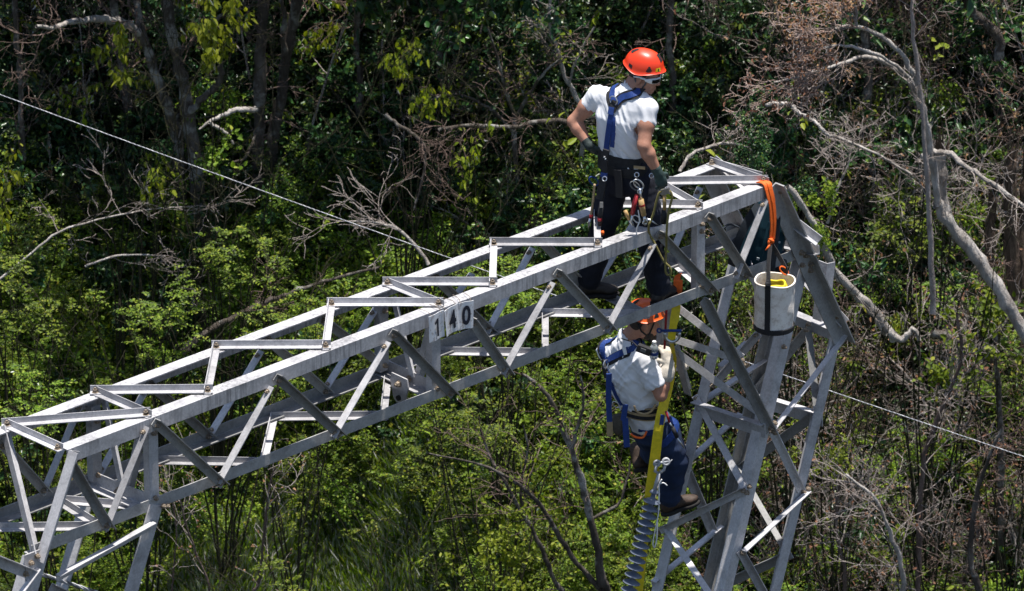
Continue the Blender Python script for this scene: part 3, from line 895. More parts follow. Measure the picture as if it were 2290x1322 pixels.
def tree(name, label, limbs, y, bark, twigs=(), leafy=None, crown=None, group=None, cat='tree', root=True, jag=0, tmat=None):
    """limbs: list of (pixel polyline, width px at start, width at end, depth offset at start, at end); the first one is the trunk"""
    base = None
    tw = Twigs(); fines = []
    for li, lm in enumerate(limbs):
        pts, w0, w1, d0, d1 = lm[:5]
        n = len(pts)
        P = [at_y(px, py, y + d0 + (d1 - d0) * i / max(1, n - 1)) for i, (px, py) in enumerate(pts)]
        if li == 0:
            if root:
                b0 = P[0]
                h = hill(b0.x, b0.y)
                if b0.z > h: P = [Vector((b0.x + (b0.x - P[1].x) * .15, b0.y, h - 0.15))] + P
                else: P[0] = Vector((b0.x, b0.y, h - 0.15))
            base = P[0].copy()
        Q = smooth_line(P)
        m_ = len(Q)
        r0, r1 = px_r(w0, y), px_r(w1, y)
        rs = [r0 + (r1 - r0) * i / (m_ - 1) for i in range(m_)]
        if li == 0 and root: rs[0] *= 1.5; rs[1] *= 1.25
        jit = [np.array(q) + rng.normal(0, min(r * 0.26, .007), 3) for q, r in zip(Q, rs)]
        rs = [r * rng.uniform(.82, 1.15) for r in rs]
        tw.lines.append((jit, rs)); tw.tips.append((jit[-1], unit(jit[-1] - jit[-2]), 0))
    o = empty(name, base, label, cat, group)
    for (li, cnt, length, r, lv, spread, rise, first) in twigs:
        fine = Twigs(); fines.append(fine)
        pts, rs = tw.lines[li]
        for k in range(cnt):
            t = first + (1 - first) * rng.random()
            i = min(len(pts) - 2, int(t * (len(pts) - 1)))
            d = unit(pts[i + 1] - pts[i])
            fine.grow(pts[i], unit(d + rng.normal(0, spread, 3) * np.array([1, .8, 1]) + np.array([0, 0, rise])), length * rng.uniform(.5, 1.2), min(rs[i] * .6, r), lv, 6, .22, 4, .6, .8, rise * .15, 0.0028)
    def local(me):
        me.transform(Matrix.Translation(-Vector(base))); return me
    for pn, pm, sel in [('trunk', bark, [i for i in range(len(limbs)) if len(limbs[i]) == 5])] + [('limb', limbs[i][5], [i]) for i in range(len(limbs)) if len(limbs[i]) > 5]:
        sub_ = Twigs(); sub_.lines = [tw.lines[i] for i in sel]
        t_ = link(pn, local(sub_.mesh(pn, 10)), pm); t_.parent = o
        t_.data.polygons.foreach_set('use_smooth', [True] * len(t_.data.polygons))
    for fine in fines:
        f_ = link('twigs', local(fine.mesh('twigs')), tmat or (M_TWIG if bark is not M_BARK_DARK else M_TWIG_BROWN)); f_.parent = o; f_['kind'] = 'stuff'
        if leafy:
            n, L, W, droop, mat = leafy
            v, f = scatter_leaves(fine, max(6, n // len(fines)), L, W, droop, 0, .02)
            c = link('leaves', local(np_mesh('leaves', v, f)), mat); c.parent = f_; c['kind'] = 'stuff'
    if crown:
        # leafy crown above the frame, grown from the trunk top
        top, n, spreadr, mat = crown
        ct = Twigs(); tp = tw.lines[0][0][-1]
        for k in range(7):
            a = rng.uniform(0, 6.28)
            ct.grow(tp + np.array([0, 0, rng.uniform(-.4, top)]), (math.cos(a), math.sin(a), .35), spreadr, .03, 2, 6, .2, 5, .55, .8, .03, .005)
        pts = [tp, tp + np.array([.1, .1, top])]
        ct.lines.append((pts, [tw.lines[0][1][-1], .03])); ct.tips.append((pts[1], np.array([0, 0, 1.]), 1))
        v, f = scatter_leaves(ct, n, .10, .055, .3, 0, .06)
        c = link('crown', local(np_mesh('crown', v, f)), mat); c.parent = o; c['kind'] = 'stuff'
        c2 = link('limbs', local(ct.mesh('limbs')), bark); c2.parent = o
    if jag:
        # splintered top: long torn slivers
        pts, rs = tw.lines[0]
        mb = MB()
        for k in range(jag):
            a = rng.uniform(0, 6.28); rr = rs[-1] * rng.uniform(.2, .95)
            p = Vector(pts[-1]) + Vector((math.cos(a) * rr, math.sin(a) * rr, -0.05)) - Vector(base)
            h = rng.uniform(.08, .38)
            q = p + Vector((rng.normal(0, .035), rng.normal(0, .035), h))
            mb.tube([p, p.lerp(q, .6), q], [rs[-1] * .22, rs[-1] * .14, .002], 4)
        s = mb.build('splinters', M_SPLINT); s.parent = o; s['kind'] = 'stuff'
    return o

BY = lambda px, py: hill_hit(px, py).y
y1 = BY(410, 555)
tree('forest_tree', 'dark forked trunk with a long pale limb reaching left at upper left', [
    ([(408, 545), (402, 420), (396, 300), (388, 250)], 36, 28, 0, -.05),
    ([(392, 290), (372, 225), (345, 160), (325, 95), (308, 66)], 25, 20, -.05, -.2),
    ([(312, 72), (270, 50), (225, 43), (160, 48), (120, 62), (84, 57)], 22, 8, -.2, -1.6, M_BARK_PALE),  # pale bark puts the sunlight on this limb into its colour
    ([(325, 95), (312, 50), (300, -40), (290, -120)], 20, 14, -.2, -.1)], y1, M_BARK_DARK,
    twigs=[(2, 10, .6, .008, 2, .8, .05, .3), (1, 4, .5, .008, 1, .8, 0, .1), (3, 5, .6, .01, 2, .7, .1, .3)])
tree('forest_tree', 'lichen-spotted trunk leaning left beside the dark forked tree', [
    ([(450, 530), (440, 400), (428, 290), (412, 200), (393, 120), (380, 50), (372, -40), (362, -190)], 32, 24, 0, -.1),
    ([(428, 250), (455, 220), (485, 190), (495, 155), (478, 115), (472, 75), (490, 40), (515, 20)], 17, 9, -.1, -.5)], BY(450, 540) - .15, M_BARK_DARK,
    twigs=[(1, 8, .5, .008, 2, .8, .05, .3), (0, 6, .5, .008, 2, .8, 0, .4)], crown=(.8, 2600, 1.5, M_DARKLEAF))
tree('forest_tree', 'straight dark mottled trunk behind the broken pale limb', [
    ([(570, 505), (574, 400), (580, 280), (582, 150), (588, 0), (592, -180)], 31, 24, 0, 0)], BY(570, 510), M_BARK_DARK,
    twigs=[(0, 8, .6, .01, 2, .9, .05, .3)], crown=(.8, 2800, 1.6, M_DARKLEAF))
tree('forest_tree', 'dark trunk leaning right just right of the straight mottled trunk', [
    ([(606, 420), (612, 300), (628, 210), (645, 110), (662, 0), (685, -180)], 29, 24, 0, 0),
    ([(640, 130), (632, 80), (636, 40), (625, -20)], 14, 9, -.1, -.3)], BY(606, 430), M_BARK_DARK,
    twigs=[(0, 6, .6, .01, 2, .9, .05, .3)], crown=(.8, 2800, 1.6, M_DARKLEAF))
tree('forest_tree', 'thin dark trunk at upper left under the pale limb', [
    ([(300, 320), (285, 230), (270, 130), (258, 40), (245, -120)], 26, 18, 0, 0)], BY(300, 330), M_BARK_DARK,
    twigs=[(0, 7, .6, .008, 2, .9, .05, .3)], crown=(.6, 1900, 1.3, M_DARKLEAF))
tree('forest_tree', 'slender trunk near the left edge of the slope', [
    ([(52, 470), (50, 350), (46, 200), (40, 100), (30, -100)], 16, 12, 0, 0)], BY(52, 480), M_BARK_DARK,
    twigs=[(0, 12, .7, .007, 2, .9, .05, .2)], crown=(.5, 1700, 1.2, M_DARKLEAF))
tree('forest_tree', 'thin mossy tree with twiggy crown left of the standing worker', [
    ([(1160, 520), (1158, 420), (1150, 320), (1152, 260)], 16, 11, 0, 0),
    ([(1152, 270), (1130, 200), (1112, 130), (1090, 60)], 9, 4, 0, -.3),
    ([(1152, 265), (1190, 200), (1230, 150), (1290, 110)], 9, 4, 0, -.3),
    ([(1154, 300), (1090, 240), (1010, 210), (930, 240)], 8, 3, 0, -.3)], BY(1160, 530), M_BARK_DARK,
    twigs=[(1, 8, .5, .006, 2, .8, .05, .2), (2, 8, .5, .006, 2, .8, .05, .2), (3, 8, .4, .005, 2, .8, .05, .2)], leafy=(260, .04, .022, .3, M_LIME))
for lb, x_, w_ in (('tall dark trunk in the upper middle with its crown out of the picture', 800, 20), ('slim dark trunk in the upper middle left of the mossy tree', 985, 16), ('slim dark trunk behind the standing worker', 1500, 18)):
    tree('forest_tree', lb, [([(x_, 330), (x_ + 6, 200), (x_ - 4, 80), (x_ + 8, -60)], w_, w_ * .8, 0, 0)], BY(x_, 340), M_BARK_DARK, twigs=[(0, 7, .6, .007, 2, .9, .05, .2)], crown=(.6, 2400, 1.6, M_DARKLEAF))
tree('forest_tree', 'crooked bare sapling behind the standing worker\'s elbow', [
    ([(1300, 420), (1302, 330), (1296, 230), (1262, 170), (1248, 110), (1228, 60), (1236, -30)], 14, 7, 0, -.2),
    ([(1296, 235), (1275, 190), (1290, 130), (1330, 60)], 8, 4, -.1, -.3)], BY(1300, 430), M_BARK_PALE,
    twigs=[(0, 10, .5, .006, 2, .8, .05, .3)], leafy=(60, .04, .022, .3, M_LIME))
# the arching pale tree and its neighbours at upper right
ya = 10.6
tree('arching_tree', 'pale bare tree arching leftwards over a cloud of fine reddish twigs', [
    ([(2440, 980), (2300, 760), (2240, 655), (2180, 570), (2125, 500), (2098, 455)], 36, 26, 0, 0),
    ([(2098, 460), (2088, 380), (2076, 300), (2062, 230), (2040, 160), (2004, 108), (1960, 76), (1915, 60), (1868, 64)], 18, 7, 0, -.5),
    ([(2068, 250), (2040, 185), (1995, 140), (1940, 115), (1880, 102), (1830, 110)], 11, 5, 0, -.6),
    ([(2060, 240), (2020, 170), (1950, 128), (1890, 140), (1840, 155), (1800, 168), (1730, 185)], 12, 4, 0, -.7),
    ([(1915, 60), (1912, 20), (1900, -40)], 9, 5, -.5, -.6)], ya, M_BARK_PALE,
    twigs=[(1, 6, .6, .006, 3, .6, .05, .88), (2, 9, .55, .005, 3, .6, .02, .8), (3, 15, .5, .005, 3, .6, .02, .62), (4, 6, .5, .006, 2, .8, .02, .2)], leafy=(1500, .03, .017, .4, M_REDTWIG), tmat=M_TWIG_RED)
tree('broken_tree', 'broken grey trunk with torn fibrous top and a snapped branch hanging right', [
    ([(2112, 480), (2104, 420), (2102, 345)], 36, 30, 0, 0),
    ([(2066, 352), (2090, 340), (2125, 348), (2180, 385), (2240, 425), (2300, 470)], 16, 9, -.1, -.5)], ya + .1, M_BARK_PALE,
    twigs=[(1, 8, .5, .007, 2, .8, -.05, .3), (0, 5, .5, .007, 2, .9, 0, .3)], jag=14, root=False)
tree('broken_tree', 'tall splintered brown snag standing left of the thicker one at right edge', [
    ([(2205, 700), (2208, 600), (2216, 500), (2218, 440)], 30, 20, 0, 0)], BY(2205, 760), M_SPLINT, jag=10)
tree('broken_tree', 'thick splintered brown snag at the right edge of the picture', [
    ([(2275, 780), (2268, 650), (2262, 500), (2258, 390), (2262, 350)], 42, 26, 0, 0),
    ([(2290, 640), (2284, 540), (2292, 420), (2300, 330)], 28, 20, 0, .1)], BY(2275, 840), M_SPLINT, jag=12)
tree('forest_tree', 'dark crooked trunk coming in at the top right corner', [
    ([(2232, 330), (2234, 240), (2232, 150), (2236, 90), (2200, 50), (2165, 10), (2150, -60)], 26, 20, 0, -.1)], BY(2232, 340), M_BARK_DARK,
    twigs=[(0, 9, .6, .007, 2, .9, 0, .2)])
tree('forest_tree', 'dim upright trunk behind the arching pale tree', [
    ([(1930, 330), (1938, 240), (1942, 150), (1934, 60), (1930, -80)], 26, 18, 0, 0)], BY(1930, 340), M_BARK_DARK,
    twigs=[(0, 9, .7, .008, 2, .9, 0, .2)], crown=(.5, 900, 1.2, M_DARKLEAF))
tree('forest_tree', 'dim forked trunk above the backpack near the top edge', [
    ([(1800, 300), (1795, 180), (1788, 90), (1790, -60)], 24, 18, 0, 0), ([(1790, 110), (1770, 50), (1748, -20)], 14, 9, 0, -.2)], BY(1800, 310), M_BARK_DARK,
    twigs=[(0, 9, .7, .008, 2, .9, 0, .2), (1, 6, .5, .006, 2, .8, 0, .2)])
tree('dead_tree', 'slim pale upright stem crossing the arching tree', [
    ([(2086, 700), (2080, 500), (2066, 300), (2052, 150), (2036, 0), (2030, -60)], 13, 8, 0, 0)], ya - .3, M_TWIG, twigs=[(0, 10, .45, .006, 2, .8, .03, .2)], root=False)
# leaning and fallen wood
def log(label, pts, w0, w1, y0, y1, bark, twigs=(), name='fallen_branch', cat='branch'):
    tree(name, label, [(pts, w0, w1, 0, y1 - y0)], y0, bark, twigs=twigs, root=False, cat=cat)
log('broken leaning trunk with torn top right of the tower\'s sloping leg', [(1762, 418), (1800, 468), (1838, 540), (1862, 600), (1905, 650), (1950, 690), (2000, 760)], 13, 24, 11.4, 11.8, M_BARK_PALE, [(0, 6, .5, .006, 2, .8, 0, .2)], 'leaning_trunk', 'trunk')
log('grey fallen log lying across the right slope', [(2085, 742), (2130, 758), (2180, 775), (2225, 800)], 22, 34, 11.9, 11.9, M_BARK_DARK, name='fallen_log', cat='log')
log('bright weathered stump of a limb below the fallen grey log', [(1985, 742), (2020, 760), (2040, 735), (2055, 760)], 20, 9, 11.6, 11.6, M_BARK_PALE)
log('thick pale broken limb lying between the two dark trunks', [(446, 290), (470, 270), (500, 258), (530, 246), (572, 246)], 5, 15, 13.4, 13.5, M_BARK_PALE)
log('short crooked stub below the thick pale limb', [(468, 272), (492, 288), (512, 304), (522, 322)], 9, 4, 13.4, 13.4, M_BARK_PALE)
log('short grey limb rising against the straight mottled trunk', [(520, 362), (545, 356), (558, 335), (572, 300)], 4, 9, 13.4, 13.6, M_BARK_DARK)
log('long grey fallen log sloping up from the lower left thicket', [(404, 790), (440, 758), (480, 730), (520, 712), (580, 682), (650, 655), (740, 625), (850, 598)], 17, 6, 12.3, 13.2, M_BARK_DARK, [(0, 6, .5, .006, 2, .8, 0, .4)], 'fallen_log', 'log')
log('long pale thin branch arching over the left thicket', [(-20, 640), (60, 575), (130, 520), (190, 500), (270, 480), (350, 467), (430, 462)], 6, 3, 12.6, 13.0, M_BARK_PALE, [(0, 10, .6, .006, 2, .7, 0, .3)])
log('pale horizontal branch low over the left thicket', [(190, 595), (250, 575), (300, 570), (370, 573)], 6, 3, 12.6, 12.7, M_BARK_PALE, [(0, 5, .5, .006, 2, .7, 0, .3)])
log('long bare branch stretching left from behind the crossbeam middle', [(960, 590), (900, 520), (850, 500), (790, 495)], 9, 4, 12.5, 12.8, M_BARK_PALE, [(0, 8, .7, .006, 2, .7, .02, .2)])
log('tangled grey limb left of the standing worker', [(860, 255), (900, 285), (930, 305), (950, 335), (945, 400), (925, 470)], 10, 5, 13.2, 13.0, M_BARK_DARK, [(0, 8, .7, .006, 2, .7, 0, .2)])
log('dim horizontal log left of the standing worker', [(1290, 275), (1220, 270), (1150, 285), (1060, 280), (980, 290)], 13, 8, 13.8, 13.9, M_BARK_DARK, [(0, 8, .6, .006, 2, .8, 0, .2)], 'fallen_log', 'log')
log('pale branch arching from behind the tower top', [(1520, 385), (1548, 345), (1600, 325), (1650, 322), (1700, 345)], 9, 5, 12.6, 13.0, M_BARK_PALE, [(0, 7, .5, .006, 2, .8, .03, .2)])
log('zigzag grey branch above the backpack', [(1710, 235), (1760, 232), (1790, 255), (1825, 275), (1850, 300), (1880, 310), (1960, 345), (2040, 390)], 11, 5, 11.0, 10.8, M_BARK_PALE, [(0, 14, .6, .006, 2, .7, 0, .1)])
log('bright forked twig right of the sloping tower leg', [(1850, 500), (1870, 430), (1885, 395), (1900, 360)], 8, 4, 11.8, 11.9, M_BARK_PALE, [(0, 8, .5, .005, 2, .8, .03, .3)])
# bare trees in front of the lower slope
tree('bare_tree', 'tall leafless lichen-grey tree left of the hanging worker', [
    ([(1362, 1420), (1345, 1290), (1322, 1160), (1300, 1080), (1278, 1010), (1240, 910), (1200, 860), (1165, 835)], 26, 7, 0, -.4),
    ([(1352, 1330), (1290, 1260), (1245, 1190), (1200, 1120), (1140, 1070), (1060, 1035), (960, 1015)], 14, 4, 0, -.6),
    ([(1278, 1010), (1290, 960), (1305, 900), (1298, 840)], 9, 4, -.2, -.3),
    ([(1322, 1160), (1380, 1130), (1400, 1080), (1410, 1030)], 8, 4, -.1, 0)], 9.0, M_BARK_DARK,
    twigs=[(0, 10, .6, .005, 1, .6, .08, .35), (1, 10, .6, .005, 1, .6, .08, .2), (2, 6, .4, .005, 1, .7, .05, .2)], leafy=(120, .04, .022, .3, M_OLIVE))
tree('bare_tree', 'leafless slender tree crossing the slope below the crossbeam middle', [
    ([(1275, 1420), (1240, 1300), (1208, 1220), (1170, 1150), (1130, 1080), (1100, 1030), (1075, 960)], 15, 5, 0, -.3),
    ([(1170, 1150), (1165, 1080), (1180, 1010), (1170, 950)], 8, 3, -.1, -.2)], 9.6, M_BARK_DARK,
    twigs=[(0, 10, .6, .005, 1, .6, .08, .25), (1, 6, .4, .005, 1, .7, .05, .2)], leafy=(90, .04, .022, .3, M_LIME))
for i, (lb, pts, w) in enumerate((
    ('reddish bare shrub with several stems below the left column', [(560, 1430), (578, 1300), (592, 1180), (600, 1100), (615, 1045)], 14),
    ('thin leafless shrub near the bottom left corner', [(438, 1430), (470, 1330), (440, 1240), (415, 1170), (402, 1110)], 11),
    ('leafless spindly stems right of the left tower leg', [(385, 1420), (388, 1280), (395, 1180), (380, 1100)], 10))):
    tree('bare_shrub', lb, [(pts, w * .7, 3, 0, -.2)], 9.2 + .3 * i, M_TWIG_BROWN, twigs=[(0, 9, .6, .005, 1, .5, .15, .15)], cat='shrub', leafy=(60, .03, .016, .3, M_REDTWIG))
for i, (lb, pts, w, m_) in enumerate((
    ('bare grey tree with forked stem low on the right slope', [(2200, 1420), (2170, 1250), (2180, 1130), (2205, 1040), (2240, 960)], 20, M_BARK_DARK),
    ('curving bare stem below the guy wire on the right slope', [(2010, 1430), (2020, 1290), (1990, 1190), (1960, 1120), (1890, 1060)], 16, M_BARK_PALE),
    ('dim upright trunk behind the right slope thicket', [(2240, 1100), (2235, 900), (2225, 780), (2230, 640)], 22, M_BARK_DARK),
    ('bare stem rising straight beside the right tower leg', [(1880, 1420), (1890, 1290), (1870, 1180), (1882, 1060)], 12, M_TWIG_BROWN),
    ('twisted bare stem in the middle of the right slope', [(2060, 1100), (2080, 980), (2120, 880), (2150, 800), (2140, 700)], 15, M_TWIG_BROWN))):
    tree('bare_tree', lb, [(pts, w, 6, 0, -.2)], 9.4 + .35 * i if i != 2 else 12.4, m_, twigs=[(0, 14, .7, .006, 2, .6, .10, .15)], leafy=(90, .035, .018, .3, M_REDTWIG), root=True)

# ---- leafy plants that stand out
def cluster(kind, label, name, spots, s, y_off):
    for (px, py), lb in zip(spots, label):
        y = BY(px, py) - y_off
        p = at_y(px, py, y)
        b = Vector((p.x, p.y, p.z))
        place(kind, b, rng.uniform(0, 6.28), s, (rng.normal(0, .1), rng.normal(0, .1)), label=lb, name=name)

def foliage_clump(name, label, px, py, w, h, y, n, L, W, mat, comp=False, droop=.3, cat='shrub', stem=M_STEM):
    """one leafy plant filling a given patch: stems from the ground below, leaves through its volume"""
    c = at_y(px, py, y)
    rx, rz = w / PXM / 2 * 1.2, h / PXM / 2 * 1.25
    g = Vector((c.x + rng.normal(0, .1), c.y, hill(c.x, c.y)))
    low = min(g.z, c.z - rz)
    base = Vector((g.x, g.y, low))
    t = Twigs()
    for k in range(9):
        d = np.array([rng.normal(0, rx * .5), rng.normal(0, .18), 0]) + np.array(c) + np.array([0, 0, rng.uniform(-.3, .5) * rz]) - np.array(base)
        L0 = np.linalg.norm(d)
        t.grow(base, d, L0, .012, 2, 7, .10, 4, min(.5, .45 * rx / max(.2, L0) + .18), .8, .03, .003, max(.3, 1 - 1.6 * rz / L0))
    P, D = t.points(1)
    q = (P - np.array(c)) / np.array([rx, .45, rz])
    ok = (q ** 2).sum(1) < 1.35
    if ok.sum() < 10: ok[:] = True
    P, D = P[ok], D[ok]
    i = rng.integers(0, len(P), n)
    if comp:
        az = rng.uniform(0, 6.28, n)
        v, f = compound(P[i], np.stack([np.cos(az), np.sin(az), rng.uniform(0, .7, n)], -1), L * 3.0, 4, L, W, droop)
    else:
        d = unit(D[i] * .4 + rdir(n) + np.array([0, 0, -droop]))
        v, f = leaves(P[i] + rng.normal(0, .03, (n, 3)), d, rdir(n) * .5 + np.array([-.2, -.4, .7]), rng.uniform(.7, 1.2, n) * L, rng.uniform(.7, 1.2, n) * W)
    o = empty(name, base, label, cat)
    M_ = Matrix.Translation(-base)
    for pn, me, mt in (('stems', t.mesh('stems'), stem), ('foliage', np_mesh('foliage', v, f), mat)):
        me.transform(M_); c_ = link(pn, me, mt); c_.parent = o
        if pn == 'foliage': c_['kind'] = 'stuff'
    return o
foliage_clump('lime_sapling', 'tall sapling with limp yellow-green leaves at top left', 475, 40, 170, 230, 12.9, 420, .085, .04, M_LIME, droop=1.6, cat='sapling')
foliage_clump('lime_sapling', 'sapling with limp yellow-green leaves left of the forked trunk', 270, 130, 120, 160, 13.2, 150, .08, .036, M_LIME, droop=1.6, cat='sapling')
foliage_clump('lime_sapling', 'yellow-green hanging leaves in the dark upper middle thicket', 895, 140, 120, 70, 13.5, 110, .08, .036, M_LIME, droop=1.6, cat='sapling')
foliage_clump('lime_sapling', 'thin spray of yellow-green leaves below the upper middle one', 930, 222, 190, 40, 13.4, 90, .08, .036, M_LIME, droop=1.6, cat='sapling')
foliage_clump('lime_sapling', 'loose yellow-green leaves in the centre of the upper thicket', 1055, 330, 130, 220, 13.2, 90, .075, .035, M_LIME, droop=1.4, cat='sapling')
foliage_clump('lime_sapling', 'yellow-green hanging leaves at the left edge under the wire', 20, 420, 110, 180, 12.6, 130, .08, .036, M_LIME, droop=1.6, cat='sapling')
foliage_clump('lime_sapling', 'yellow-green hanging leaves against the forked trunk base', 350, 400, 70, 130, 12.9, 70, .085, .038, M_LIME, droop=1.6, cat='sapling')
foliage_clump('lime_sapling', 'pale green leafy sprig at the foot of the mottled trunk', 495, 345, 100, 70, 12.9, 130, .06, .04, M_FERN, droop=.4, cat='sapling')
foliage_clump('bright_shrub', 'bright yellow-green shrub at the bottom middle of the slope', 1140, 1225, 270, 220, 9.4, 950, .05, .028, M_LIME)
foliage_clump('feathery_shrub', 'feathery bright green shrub seen above the crossbeam by the wire', 1085, 590, 130, 110, 12.0, 86, .042, .021, M_FERN, True)
foliage_clump('feathery_shrub', 'feathery bright green shrub seen between the crossbeam chords', 1130, 665, 160, 130, 11.2, 92, .042, .021, M_FERN, True)
foliage_clump('feathery_shrub', 'feathery green shrub below the numbered plates', 1000, 950, 260, 190, 10.0, 150, .042, .021, M_FERN, True)
foliage_clump('feathery_shrub', 'bright feathery shrub in the left thicket beside the fallen log', 330, 700, 260, 220, 11.6, 173, .042, .021, M_FERN, True)
foliage_clump('feathery_shrub', 'bright feathery shrub at the left edge above the crossbeam', 70, 680, 220, 240, 11.4, 161, .042, .021, M_FERN, True)
foliage_clump('feathery_shrub', 'bright feathery shrub just above the crossbeam left half', 520, 600, 200, 180, 11.9, 138, .042, .021, M_FERN, True)
foliage_clump('feathery_shrub', 'bright feathery plant right of the bare fallen log', 640, 730, 200, 160, 11.4, 127, .042, .021, M_FERN, True)
foliage_clump('feathery_shrub', 'bright feathery shrub inside the far left bay of the crossbeam', 90, 890, 200, 160, 10.6, 127, .042, .021, M_FERN, True)
foliage_clump('dark_shrub', 'dense dark green small-leaved bush above the backpack', 1745, 330, 190, 260, 12.0, 2300, .032, .018, M_DARKLEAF)
foliage_clump('olive_shrub', 'sunlit small-leaved shrub right of the sloping tower leg', 1850, 500, 190, 170, 11.4, 700, .04, .018, M_FERN)
foliage_clump('leafy_sapling', 'bright green leafy sapling on the right slope beside the snag', 2235, 720, 120, 150, 11.0, 240, .075, .04, M_FERN, cat='sapling')
foliage_clump('leafy_sapling', 'bright green leafy sapling in the middle of the right slope', 2100, 790, 160, 180, 11.0, 260, .07, .038, M_FERN, cat='sapling')
foliage_clump('olive_shrub', 'yellow-green small-leaved bush right of the tower column', 1835, 1010, 150, 160, 10.6, 500, .04, .018, M_LIME)
foliage_clump('leafy_sapling', 'lone yellow-green palmate leaves above the tower top', 1600, 300, 60, 60, 12.0, 26, .10, .055, M_LIME, cat='sapling')
foliage_clump('leafy_sapling', 'lone yellow-green leaf spray high in the right twigs', 2092, 108, 36, 26, 12.0, 12, .09, .05, M_LIME, cat='sapling')
foliage_clump('feathery_shrub', 'feathery olive shrub at the bottom left beside the bare stems', 620, 1290, 120, 90, 9.0, 69, .042, .021, M_FERN, True)
# ================================================================== people: smooth-blended solids turned into one continuous mesh
from mathutils import noise as mnoise

